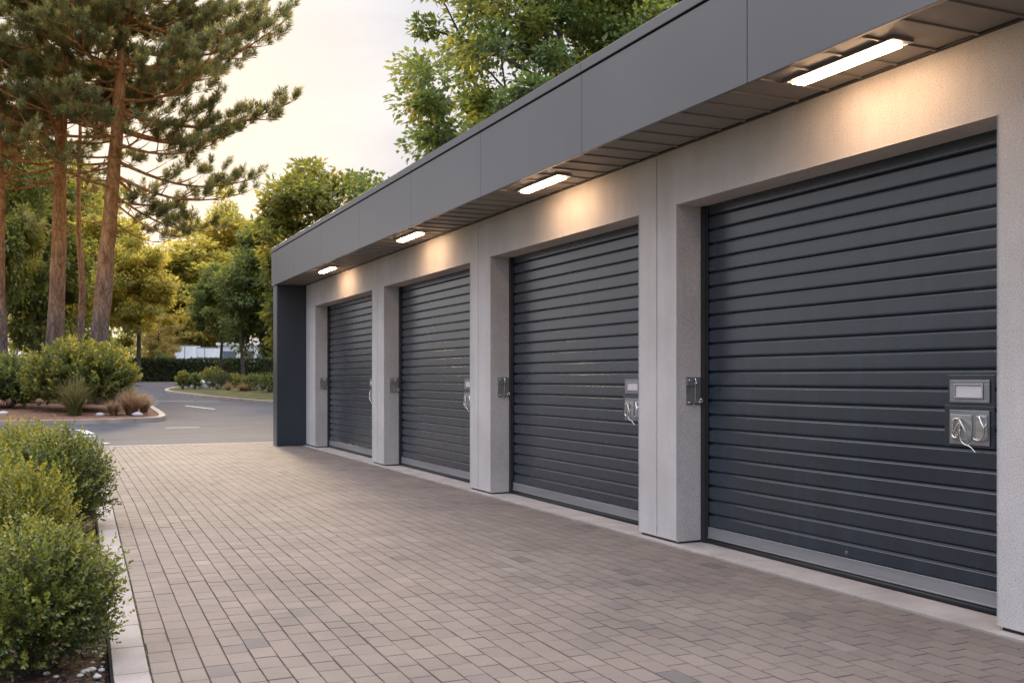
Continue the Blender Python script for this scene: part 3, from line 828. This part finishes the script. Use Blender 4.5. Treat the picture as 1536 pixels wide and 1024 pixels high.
# row of unseen trees added to darken the doors' reflections and the ambient light
for k, (x, y, hh, ww) in enumerate([(-10.5, -1.5, 5.0, 5.6), (-11.5, 4.5, 5.4, 6.2), (-11, 10.5, 4.6, 6.0), (-12, 16.5, 4.0, 5.6), (-11, -8, 5.6, 6.2)]):
    e = empty('broadleaf_tree', (x, y, -.1), ['green tree across the yard beside the planting bed, second closest to the camera', 'green tree across the yard, opposite the closest roller door', 'green tree across the yard, opposite the middle pillars', 'green tree across the yard, closest to the road', 'green tree across the yard behind the camera'][k], 'tree', 'green trees across the yard')
    t_, c_ = variant('bush', 'green')
    for nm, me in (('trunk', t_), ('crown', c_)):
        o = link(nm, me, e); o.scale = (ww / 6.8, ww / 6.8, hh / 10); o.rotation_euler.z = k * 1.9

# big tree behind the garage
xT, yT = P(828, 29.5)
e = empty('maple_tree', (xT, yT, 0), 'large green-yellow maple towering over the garage roof', 'tree')
t_, c_ = decid_mesh(77, 340, 84000, .205, .17, 'cone', M['maple'], 7.2, 18.0, .78, 60, .28)
link('trunk', t_, e); link('crown', c_, e)
xT, yT = P(1010, 33)
e = empty('maple_tree', (xT, yT, 0), 'green tree mostly hidden behind the garage roof, right of the large maple', 'tree')
o = link('trunk', t_, e); o.rotation_euler.z = 2; o = link('crown', c_, e); o.rotation_euler.z = 2

# far treeline
rng = np.random.default_rng(21)
n = 26000; nc = 240; si = np.repeat(np.arange(nc), n // nc + 1)[:n]
cpx = rng.uniform(-260, 1000, nc); cd = rng.uniform(140, 165, nc); ctop = rng.uniform(0.05, 1, nc)
cx = np.array([P(a, b_)[0] for a, b_ in zip(cpx, cd)]); cy = np.array([P(a, b_)[1] for a, b_ in zip(cpx, cd)])
hh = 12 + 4*np.sin(cpx*.021) + 2.5*np.sin(cpx*.057+1)
C = np.stack([cx[si], cy[si], 2 + (hh*ctop)[si]], 1) + unit(rng.normal(size=(n, 3))) * (rng.random(n)**.5)[:, None] * np.array([2.6, 2.6, 2.0])
o = link('treeline', leaves('treeline', C, rdir(n, rng) + np.array([0, 0, -.4]), rdir(n, rng) + np.array([0, 0, .8]), rng.uniform(.45, 1.0, n), rng.uniform(.35, .6, n), np.clip(rng.normal(.5, .2, n), 0, 1), M['greengold'])); tag(o, kind='stuff')

# ------------------------------------------------------------------ pines
def needles(T, A, rng, nper, ln, wd, tl):
    """bottlebrush tufts at T along A"""
    n = len(T); si = np.repeat(np.arange(n), nper); m = n * nper
    s1 = unit(np.cross(A, rdir(n, rng))); s2 = unit(np.cross(A, s1))
    an = rng.random(m) * 6.283; t = rng.random(m)
    perp = s1[si]*np.cos(an)[:, None] + s2[si]*np.sin(an)[:, None]
    C = T[si] + A[si] * (t * tl)[:, None]
    op = np.where(t > .85, .45, .95) * rng.uniform(.6, 1.15, m)
    D = A[si]*.7 + perp*op[:, None]
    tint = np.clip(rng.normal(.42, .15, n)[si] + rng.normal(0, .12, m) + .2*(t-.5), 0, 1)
    return C, D, perp + rng.normal(0, .2, (m, 3)), ln * rng.uniform(.7, 1.2, m), np.full(m, wd), tint

def pine(base, path, r0, limbs, label, seed, dens=1.0, nper=54, dead=(), name='pine_tree'):
    rng = np.random.default_rng(seed); r2 = random.Random(seed)
    e = empty(name, base, label, 'tree', 'pines on the island')
    b = MB(); pts = []; rad = []
    zs = [p[2] for p in path]; zmax = zs[-1]
    def at(z):
        return Vector((np.interp(z, zs, [p[0] for p in path]), np.interp(z, zs, [p[1] for p in path]), z))
    z = -.2
    while z <= zmax:
        pts.append(at(z) + Vector((r2.uniform(-.02, .02), r2.uniform(-.02, .02), 0))); rad.append(r0 * (1.12 if z < .3 else 1) * (1 - .72 * max(0, z) / zmax) * r2.uniform(.96, 1.04)); z += .6
    b.tube(pts, rad, 12)
    b.build('trunk', M['pinebark'], e, smooth=True, local=True)
    bl = MB(); TT = []; AA = []
    for (z, az, L, rise, tipup, leafy) in limbs:
        d0 = Vector((math.cos(az), math.sin(az), 0)); s = at(z)
        side = Vector((-d0.y, d0.x, 0)); cur = r2.uniform(-.12, .12)
        def lp(t): return s + d0 * (L * t) + side * (cur * L * t * t) + Vector((0, 0, L * (rise * t - .08 * math.sin(t * 3.1) + tipup * t ** 3)))
        r_l = max(.022, .019 * L ** .8 * (1.1 if z > 6 else .9))
        n_ = 9; lpts = [lp(k / n_) for k in range(n_ + 1)]
        bl.tube(lpts, [r_l * (1 - .85 * k / n_) for k in range(n_ + 1)], 6)
        if leafy <= 0:
            for k in range(4):
                t = r2.uniform(.4, .95); p = lp(t); q = p + d0 * r2.uniform(.2, .5) + side * r2.uniform(-.5, .5) + Vector((0, 0, r2.uniform(-.2, .3)))
                bl.tube([p, q], [.012, .005], 4)
            continue
        t = .22 if leafy > .6 else .38; sg = 1
        while t < 1.02:
            p = lp(min(t, 1)); sg = -sg
            sl = (.30 * L * (1.12 - t) + .35) * r2.uniform(.7, 1.25)
            dr = (d0 * r2.uniform(.55, 1.0) + side * sg * r2.uniform(.35, .95) + Vector((0, 0, r2.uniform(-.05, .45)))).normalized()
            if t > .97: dr = (lp(1) - lp(.9)).normalized(); sl = .5
            sp = [p + dr * (sl * k / 3) + Vector((0, 0, .12 * sl * (k / 3) ** 2)) for k in range(4)]
            bl.tube(sp, [r_l*.35 + .006, r_l*.25 + .005, .008, .005], 4)
            k = .3
            while k <= 1.0:
                if r2.random() < leafy:
                    i = min(2, int(k * 3)); w = sp[i].lerp(sp[i+1], k * 3 - i)
                    for _ in range(2):
                        tw = (dr * r2.uniform(.3, .9) + side * r2.uniform(-.7, .7) + Vector((0, 0, r2.uniform(.0, .85)))).normalized()
                        q = w + tw * r2.uniform(.05, .36)
                        bl.tube([w, q], [.006, .004], 3, False)
                        TT.append(q); AA.append((tw * .75 + Vector((0, 0, .45))).normalized())
                k += .20 / max(sl, .4)
            t += .40 / L * (1.0 / max(dens, .3)) ** .5
    bl.build('branch', M['pinebark'], e, local=True)
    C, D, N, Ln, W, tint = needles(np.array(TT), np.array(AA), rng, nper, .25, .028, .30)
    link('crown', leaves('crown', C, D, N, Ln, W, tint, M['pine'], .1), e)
    return e

AZR = -YAW              # azimuth pointing to the right of the picture
def rl(deg): return AZR + R(deg)

d2 = 39.0
x2, y2 = P(146, d2); g2 = zt(y2) + .2
def rel(px, py, d, base, g):
    x, y = P(px, d); return (x - base[0], y - base[1], PZ(py, d) - g)
path2 = [(0, 0, -.3)] + [rel(px, py, d2, (x2, y2), g2) for px, py in ((148, 520), (158, 400), (167, 300), (176, 190), (181, 110), (186, 20), (190, -80), (192, -150))]
lz = lambda py: PZ(py, d2) - g2
rnd = random.Random(31)
limbs2 = [  # (height, azimuth, length, rise, tip-up, leafiness)
    (lz(25), rl(8), 6.2, -.12, .22, 1), (lz(95), rl(-5), 6.2, .06, .16, 1), (lz(70), rl(30), 5.2, .10, .2, 1),
    (lz(168), rl(6), 6.5, -.02, .12, 1), (lz(150), rl(-30), 5.6, .06, .15, 1), (lz(195), rl(12), 4.6, -.06, .1, .9),
    (lz(215), rl(-14), 4.4, -.10, .06, .8), (lz(240), rl(5), 5.2, -.22, .12, .8), (lz(262), rl(-8), 5.0, -.25, .1, .55),
    (lz(290), rl(20), 3.6, -.45, .1, .9), (lz(300), rl(-10), 3.2, -.55, .06, 1), (lz(330), rl(35), 2.2, -.4, .1, .8),
    (lz(225), rl(100), 3.8, .0, .1, .5), (lz(250), rl(170), 3.0, .05, .1, .4), (lz(205), rl(-90), 4.0, .05, .1, .8),
    (lz(270), rl(200), 2.6, .1, .1, 0), (lz(235), rl(185), 3.0, .15, .1, .3), (lz(180), rl(150), 3.6, .1, .15, .9)]
for py in list(range(-150, 168, 7)) + [178, 190, 204, 222, 244, 262, 280, 300]:
    limbs2.append((lz(py), rl(rnd.uniform(0, 360)), rnd.uniform(3.4, 5.2) * (1 if py > -60 else .75), rnd.uniform(-.05, .22) + (.1 if 110 < py < 170 else 0), rnd.uniform(.05, .2), 1 if py < 165 else .25))
pine((x2, y2, g2), path2, .37, limbs2, 'tall pine with leaning grey-brown trunk, rightmost of the pines', 41)

d1 = 40.5
x1_, y1_ = P(80, d1); g1 = zt(y1_) + .2
path1 = [(0, 0, -.3)] + [rel(px, py, d1, (x1_, y1_), g1) for px, py in ((82, 520), (87, 400), (90, 280), (92, 180), (96, 100), (101, 0), (104, -90), (106, -150))]
lz1 = lambda py: PZ(py, d1) - g1
rnd = random.Random(32)
limbs1 = [(lz1(245), rl(12), 2.6, .9, .5, .6), (lz1(215), rl(178), 4.0, .05, .1, .4), (lz1(250), rl(190), 3.6, -.05, .05, .5), (lz1(195), rl(160), 4.5, .05, .1, .7),
          (lz1(230), rl(200), 3.2, .0, .1, .3), (lz1(265), rl(170), 3.4, -.1, .05, .4), (lz1(185), rl(15), 3.0, .35, .2, .8), (lz1(205), rl(-60), 3.6, .05, .1, .6), (lz1(175), rl(-120), 4.2, .05, .1, .9)]
for py in list(range(-150, 172, 7)) + [180, 190, 200, 212, 224, 240, 256, 275]:
    limbs1.append((lz1(py), rl(rnd.uniform(0, 360)), rnd.uniform(3.2, 4.8) * (1 if py > -60 else .75), rnd.uniform(-.05, .22) + (.15 if 100 < py < 170 else 0), rnd.uniform(.05, .2), (1 if py < 140 else .55) if py < 165 else .22))
pine((x1_, y1_, g1), path1, .36, limbs1, 'tall pine with straight trunk turning orange towards its crown', 42)

d3 = 46.0
x3, y3 = P(122, d3); g3 = zt(y3) + .2
lz3 = lambda py: PZ(py, d3) - g3
path3 = [(0, 0, -.3)] + [rel(px, py, d3, (x3, y3), g3) for px, py in ((121, 515), (124, 430), (119, 370), (117, 300), (120, 200), (122, 90))]
rnd = random.Random(33)
limbs3 = [(lz3(py), rl(rnd.uniform(0, 360)), rnd.uniform(1.6, 3.0), rnd.uniform(-.1, .2), .1, .9 if py < 230 else .35) for py in range(95, 350, 13)]
pine((x3, y3, g3), path3, .17, limbs3, 'thin young pine with dark wavy trunk between the two big pines', 43, .8)

d0 = 40.0
x0_, y0_ = P(4, d0); g0 = zt(y0_) + .2
lz0 = lambda py: PZ(py, d0) - g0
path0 = [(0, 0, -.3)] + [rel(px, py, d0, (x0_, y0_), g0) for px, py in ((4, 540), (0, 420), (2, 300), (-4, 150), (-4, 0), (-2, -120))]
rnd = random.Random(34)
limbs0 = [(lz0(py), rl(rnd.uniform(0, 360)), rnd.uniform(2.8, 4.6) * (1 if py > -40 else .7), rnd.uniform(-.05, .2), .12, 1 if py < 190 else .4) for py in range(-130, 300, 11)]
pine((x0_, y0_, g0), path0, .22, limbs0, 'pine with narrow trunk cut by the left edge', 44, .9)

# ------------------------------------------------------------------ island planting
def at_island(px, d, dz=.14):
    x, y = P(px, d); return (x, y, zt(y) + dz)

def bush(px, d, w, h, n, leaf, mat, label, seed, name='bush', cat='bush', sl=.35, up=.8, group=None):
    return boxwood(name, at_island(px, d), w/2, w/2, h, n, leaf, M[mat], label, cat, seed, sl, group, 10, None, up)
bush(120, 34.6, 3.1, 2.15, 1500, .15, 'greengold', 'large spreading green bush at the foot of the leaning pine', 61)
bush(12, 35.2, 1.7, 1.6, 600, .14, 'green', 'green bush at the left edge of the mulched island', 62)
bush(44, 38, 1.2, 1.55, 420, .13, 'gold', 'orange-yellow shrub between the two green island bushes', 63, 'golden_shrub', 'shrub')
bush(-75, 35, 3.0, 1.9, 700, .15, 'greengold', 'bush outside the left edge of the island', 64)

def tuft(px, d, w, h, n, mat, label, seed, name='ornamental_grass', z=.13, group=None):
    rng = np.random.default_rng(seed); x, y = P(px, d)
    e = empty(name, (x, y, zt(y) + z), label, 'grass clump', group)
    an = rng.random(n) * 6.283; ln = h * rng.uniform(.5, 1.1, n); lean = rng.random(n)**.8 * w * .55
    V = []; T = []
    seg = 5
    for i in range(n):
        dx, dy = math.cos(an[i]), math.sin(an[i]); sx, sy = -dy, dx; b0 = rng.random() * w * .12; wd = .014 + .008 * rng.random()
        for k in range(seg + 1):
            t = k / seg; r = b0 + lean[i] * t ** 1.7; zz = ln[i] * (t - .18 * t ** 3 * (lean[i] / (w * .5)) * 2)
            ww = wd * (1 - t * .85)
            V += [(dx*r + sx*ww, dy*r + sy*ww, zz), (dx*r - sx*ww, dy*r - sy*ww, zz)]
            T += [min(1, .2 + .7 * t * rng.uniform(.7, 1.2))] * 2
    q = (np.arange(n)[:, None] * (seg+1) * 2 + np.arange(seg)[None] * 2).reshape(-1, 1)
    link('blades', np_mesh('blades', np.array(V), q + np.array([[0, 1, 3, 2]]), M[mat], np.array(T)), e)
    return e
tuft(112, 32.3, 1.7, 1.35, 420, 'grass', 'spiky green grass clump in front of the large island bush', 71)
tuft(197, 33.0, 1.4, .95, 520, 'redgrass', 'russet grass clump at the tip of the island', 72)
tuft(216, 34.2, 1.0, .75, 300, 'redgrass', 'small russet grass clump nearest the road on the island', 73)
tuft(170, 32.6, .9, .6, 220, 'redgrass', 'low russet grass tuft between the big bush and the kerb', 74)
for px, d, s, lb in ((206, 32.6, .12, 'pale rounded stone at the island tip beside russet grass'), (150, 32.3, .10, 'small pale stone under the right side of the big bush'), (5, 32.5, .12, 'small pale stone below the leftmost bush')):
    x, y = P(px, d); b = MB(); b.ball((0, 0, .06), s*1.4, s, s*.7, 10, 7, .12)
    o = b.build('stone', M['stone'], smooth=True); o.location = (x, y, zt(y) + .1); tag(o, lb, 'stone', 'stones in the beds')

# verge planting on the right-hand side of the road
VS = [(274, 57, .62, .92, 'clipped cone', 'conical clipped green shrub at the tip of the verge'), (292, 57, .75, .82, 0, 'small round green shrub second from the verge tip'),
      (319, 60, 1.2, 1.15, 0, 'tall rounded shrub behind the largest round verge shrub'), (328, 56, 1.35, .98, 0, 'largest round dark green shrub on the verge'),
      (354, 58, 1.0, .78, 0, 'lighter green low shrub behind the tan grass'), (378, 54, 1.0, .85, 0, 'round green shrub between the tan grass and the pale boulder'),
      (404, 52, .95, .92, 0, 'round green shrub closest to the dark end panel')]
for i, (px, d, w, h, kd, lb) in enumerate(VS):
    bush(px, d, w, h, 260, .075, 'greengold' if i in (0, 2, 4) else 'hedge' if i == 3 else 'green', lb, 80 + i, 'verge_shrub', 'shrub', .14, .5, 'small shrubs on the verge')
tuft(366, 53.5, 1.3, .62, 380, 'redgrass', 'wide tan grass clump on the verge below the forked tree', 91, z=.08)
tuft(342, 54.5, .7, .62, 200, 'redgrass', 'narrow tan grass tuft beside the largest round verge shrub', 92, z=.08)
for px, d, s, lb in ((284, 58.5, .24, 'pale boulder between the cone shrub and its neighbour'), (306, 58, .36, 'pale boulder left of the largest round verge shrub'), (392, 54, .3, 'pale boulder between the two round shrubs next to the garage')):
    x, y = P(px, d); b = MB(); b.ball((0, 0, .15), s*1.2, s, s*1.05, 10, 7, .1)
    o = b.build('boulder', M['stone'], smooth=True); o.location = (x, y, zt(y) + .09); tag(o, lb, 'boulder', 'boulders on the verge')

# clipped hedge
def hedge(pxa, pxb, d, h, th, n, label, seed):
    rng = np.random.default_rng(seed)
    xa, ya = P(pxa, d); xb, yb = P(pxb, d); L = math.hypot(xb - xa, yb - ya); g = zt((ya + yb) / 2)
    e = empty('clipped_hedge', ((xa + xb) / 2, (ya + yb) / 2, g), label, 'hedge')
    a = math.atan2(yb - ya, xb - xa)
    b = MB(); b.box(-L/2 + .1, L/2 - .1, -th/2 + .14, th/2 - .14, -.6, h - .14)
    o = b.build('branches', M['bark'], e, local=True); o.rotation_euler.z = a
    u = rng.random(n); X = rng.uniform(-L/2, L/2, n); top = u < .3
    Y = np.where(top, rng.uniform(-th/2, th/2, n), np.where(u < .8, -th/2, th/2) + rng.normal(0, .05, n))
    Z = np.where(top, h + rng.normal(0, .04, n), rng.uniform(-.5, h, n))
    Z += .05 * np.sin(X * 1.3) * np.sin(X * .37); N = np.where(top[:, None], np.array([0, 0, 1.]), np.where((u < .8)[:, None], np.array([0, -1., 0.3]), np.array([0, 1., .3])))
    N = N + rng.normal(0, .5, (n, 3)); D = rdir(n, rng) + np.array([0, 0, .5])
    tint = np.clip(.35 + .25 * np.sin(X * .9 + 1) * np.sin(X * .31) + rng.normal(0, .2, n), 0, 1)
    o = link('foliage', leaves('foliage', np.stack([X, Y, Z], 1), D, N, rng.uniform(.12, .24, n), rng.uniform(.09, .15, n), tint, M['hedge']), e); o.rotation_euler.z = a
hedge(-160, 560, 80, 1.55, 1.3, 30000, 'long dark clipped hedge running behind the road', 101)

# ------------------------------------------------------------------ things behind the hedge
def oriented(px, d):
    x, y = P(px, d); e = (x, y, zt(y)); return e
# white trailers
def trailer(pxa, pxb, d, top, label):
    w = (pxb - pxa) / F * d; x, y, g = oriented((pxa + pxb) / 2, d); h = PZ(top, d) - g
    e = empty('white_trailer', (x, y, g), label, 'trailer', 'white trailers behind the hedge'); e.rotation_euler.z = -YAW
    b = MB(); b.box(-w/2, w/2, 0, 2.4, .75, h); b.build('body', M['white'], e, .04, local=True)
    b = MB(); b.box(-w/2 - .01, w/2 + .01, -.02, 2.42, h + .002, h + .08); b.build('roof', M['roofgrey'], e, .02, local=True)
    b = MB(); b.box(-w/2 + .2, w/2 - .2, .1, 2.3, .55, .748); b.build('chassis', M['black'], e, local=True)
    b = MB(); b.box(w*.02, w*.02 + .06, -.03, -.002, .78, h - .03); b.build('seam_post', M['roofgrey'], e, local=True)
    for s in (-.3, -.12):
        b = MB(); b.tube([(w*s, .05, .45), (w*s, .32, .45)], .45, 16); b.build('wheel', M['tyre'], e, .02, local=True)
trailer(262, 290, 101, 519, 'white box trailer with plain side, left one behind the hedge')
trailer(291, 321, 102, 522, 'white box trailer beside the tree trunks, right one behind the hedge')
# low white building
x, y, g = oriented(370, 112)
e = empty('white_building', (x, y, g), 'low white building with strip windows beyond the hedge and tree trunks', 'building'); e.rotation_euler.z = -YAW
w = 6.4; h = PZ(518, 112) - g
b = MB(); b.box(-w/2, w/2, 0, 6, -.3, h); b.build('wall', M['offwhite'], e, local=True)
b = MB(); b.box(-w/2 - .15, w/2 + .15, -.2, 6.2, h + .002, h + .3); b.build('roof', M['white'], e, .03, local=True)
for k in range(3):
    b = MB(); b.box(-w/2 + .5 + k*2.0, -w/2 + 2.1 + k*2.0, -.04, -.003, 1.1, 2.5); f = b.build('window', M['pole'], e, .01, local=True)
    b = MB(); b.box(-w/2 + .6 + k*2.0, -w/2 + 2.0 + k*2.0, -.06, -.042, 1.2, 2.4); b.build('pane', M['glass'], f, local=True)
# grey-roofed house
x, y, g = oriented(279, 125)
e = empty('grey_roofed_house', (x, y, g), 'small house with grey roof showing above the white trailers', 'house'); e.rotation_euler.z = -YAW
h = PZ(521, 125) - g; w = 5.5
b = MB(); b.box(-w/2, w/2, 0, 5, -.3, h); b.build('wall', M['offwhite'], e, local=True)
b = MB(); hr = PZ(508, 125) - g
b.quad((-w/2-.3, -.3, h+.002), (w/2+.3, -.3, h+.002), (w/2+.3, 2.5, hr), (-w/2-.3, 2.5, hr)); b.quad((w/2+.3, 5.3, h+.002), (-w/2-.3, 5.3, h+.002), (-w/2-.3, 2.5, hr), (w/2+.3, 2.5, hr))
b.quad((-w/2-.3, -.3, h+.002), (-w/2-.3, 2.5, hr), (-w/2-.3, 5.3, h+.002)); b.quad((w/2+.3, -.3, h+.002), (w/2+.3, 5.3, h+.002), (w/2+.3, 2.5, hr)); b.quad((-w/2-.3, -.3, h), (-w/2-.3, 5.3, h), (w/2+.3, 5.3, h), (w/2+.3, -.3, h))
b.build('roof', M['roofgrey'], e, local=True)
for k in (-1.4, 1.2):
    b = MB(); b.box(k - .5, k + .5, -.04, -.003, 1.0, 2.1); b.build('window', M['glass'], e, local=True)
# dark parked car
x, y, g = oriented(393, 95)
e = empty('parked_car', (x, y, g), 'dark car parked behind the hedge near the dark end panel', 'car'); e.rotation_euler.z = -YAW + 1.5
prof = [(-2.1, .35), (-2.15, .8), (-1.5, .95), (-.9, 1.45), (.7, 1.5), (1.5, 1.0), (2.1, .9), (2.15, .4)]
b = MB(); i = 0
for yy, s in ((-.85, 0), (.85, 0)): b.v += [(a, yy, c + .25) for a, c in prof]
m_ = len(prof); b.f += [tuple(range(m_)), tuple(range(2*m_-1, m_-1, -1))] + [(k, m_ + k, m_ + (k+1) % m_, (k+1) % m_) for k in range(m_)]
b.build('body', M['carpaint'], e, .06, local=True)
b = MB(); b.box(-.85, .75, -.856, -.851, 1.28, 1.66); b.box(-.85, .75, .851, .856, 1.28, 1.66); b.build('window', M['glass'], e, local=True)
for sx in (-1.35, 1.35):
    for sy in (-.86, .66):
        b = MB(); b.tube([(sx, sy, .33), (sx, sy + .2, .33)], .33, 14); b.build('wheel', M['tyre'], e, .02, local=True)
# slim light pole at the left
x, y, g = oriented(25, 74)
e = empty('light_pole', (x, y, g), 'slim pale grey post standing before the hedge at far left', 'pole')
h = PZ(505, 74) - g
b = MB(); b.tube([(0, 0, -.1), (0, 0, h)], .10, 10); b.build('post', M['pole'], e, smooth=True, local=True)
b = MB(); b.tube([(0, 0, h + .001), (0, 0, h + .03), (0, 0, h + .09)], [.13, .14, .05], 12); b.build('cap', M['pole'], e, local=True)
b = MB(); b.box(-.16, .16, -.16, .16, -.05, .03); b.build('base', M['pole'], e, .01, local=True)

# ------------------------------------------------------------------ light
AZ = math.atan2(SN - .36 * CS, CS + .36 * SN); EL = R(13)
sdir = Vector((math.sin(AZ) * math.cos(EL), math.cos(AZ) * math.cos(EL), math.sin(EL)))
w = bpy.data.worlds.new('World'); S.world = w; w.use_nodes = True
nt = w.node_tree; nt.nodes.clear()
out = nt.nodes.new('ShaderNodeOutputWorld')
sky = nt.nodes.new('ShaderNodeTexSky'); sky.sky_type = 'NISHITA'; sky.sun_disc = False; sky.sun_elevation = EL; sky.sun_rotation = AZ; sky.dust_density = 1.0
bg1 = nd(nt, 'ShaderNodeBackground', ins={1: .05}); nt.links.new(sky.outputs[0], bg1.inputs[0])
# bright thin overcast in front of the sky
tc = nd(nt, 'ShaderNodeTexCoord')
sx = nd(nt, 'ShaderNodeSeparateXYZ'); nt.links.new(tc.outputs['Generated'], sx.inputs[0])
mp = nd(nt, 'ShaderNodeMapping', ins={'Scale': (1.0, 1.0, 3.6)}); nt.links.new(tc.outputs['Generated'], mp.inputs[0])
nz = nd(nt, 'ShaderNodeTexNoise', ins={'Scale': 2.1, 'Detail': 7.0, 'Roughness': .52}); nt.links.new(mp.outputs[0], nz.inputs['Vector'])
cl = ramp(nt, nz.outputs['Fac'], [(.40, (.70, .70, .765)), (.5, (.86, .85, .895)), (.60, (1.02, 1.0, 1.02))])
# the layer is brighter overhead (thicker light) and warm around the sun
gz = nd(nt, 'ShaderNodeMapRange', ins={1: .36, 2: 1.0, 3: 1.0, 4: 5.8}); nt.links.new(sx.outputs[2], gz.inputs[0])
ml = nd(nt, 'ShaderNodeVectorMath', operation='SCALE'); nt.links.new(cl, ml.inputs[0]); nt.links.new(gz.outputs[0], ml.inputs['Scale'])
dp = nd(nt, 'ShaderNodeVectorMath', operation='DOT_PRODUCT', ins={1: tuple(sdir)}); nt.links.new(tc.outputs['Generated'], dp.inputs[0])
gl = nd(nt, 'ShaderNodeMapRange', interpolation_type='SMOOTHSTEP', ins={1: .965, 2: 1.0}); nt.links.new(dp.outputs['Value'], gl.inputs[0])
wm = nd(nt, 'ShaderNodeMix', data_type='RGBA'); wm.inputs[7].default_value = (1.16, 1.02, .86, 1)
cw = nd(nt, 'ShaderNodeMapRange', ins={1: -.1, 2: .85}); nt.links.new(dp.outputs['Value'], cw.inputs[0])
ct = ramp(nt, cw.outputs[0], [(0, (.74, .86, 1.06)), (.6, (1.0, .98, .99)), (1, (1.0, .985, .975))])
cm = nd(nt, 'ShaderNodeMix', data_type='RGBA', blend_type='MULTIPLY', ins={0: 1.0}); nt.links.new(ml.outputs[0], cm.inputs[6]); nt.links.new(ct, cm.inputs[7])
nt.links.new(gl.outputs[0], wm.inputs[0]); nt.links.new(cm.outputs[2], wm.inputs[6])
bg2 = nd(nt, 'ShaderNodeBackground', ins={1: 1.0}); nt.links.new(wm.outputs[2], bg2.inputs[0])
ad = nd(nt, 'ShaderNodeMixShader', ins={0: .93}); nt.links.new(bg1.outputs[0], ad.inputs[1]); nt.links.new(bg2.outputs[0], ad.inputs[2])
nt.links.new(ad.outputs[0], out.inputs[0])

sl = bpy.data.lights.new('sun', 'SUN'); sl.energy = 5.0; sl.angle = R(8); sl.color = (1, .78, .50)
so = bpy.data.objects.new('sun', sl); COL.objects.link(so); so.rotation_euler = sdir.to_track_quat('Z', 'Y').to_euler(); so.location = (0, 30, 30)

# ------------------------------------------------------------------ camera
cam = bpy.data.cameras.new('camera'); co = bpy.data.objects.new('camera', cam); COL.objects.link(co)
cam.sensor_width = 36; cam.lens = F / 1536 * 36; cam.shift_y = 55 / 1536
cam.clip_end = 2000; cam.clip_start = .05
co.location = (0, 0, H); co.rotation_euler = (R(90), 0, -YAW)
cam.dof.use_dof = True; cam.dof.focus_distance = 8.5; cam.dof.aperture_fstop = 5.6
S.camera = co
S.view_settings.view_transform = 'Standard'; S.view_settings.look = 'None'; S.view_settings.exposure = 0; S.view_settings.gamma = 1
S.cycles.use_denoising = True
S.cycles.max_bounces = 8; S.cycles.diffuse_bounces = 4; S.cycles.glossy_bounces = 4; S.cycles.transmission_bounces = 4
S.cycles.sample_clamp_indirect = 6
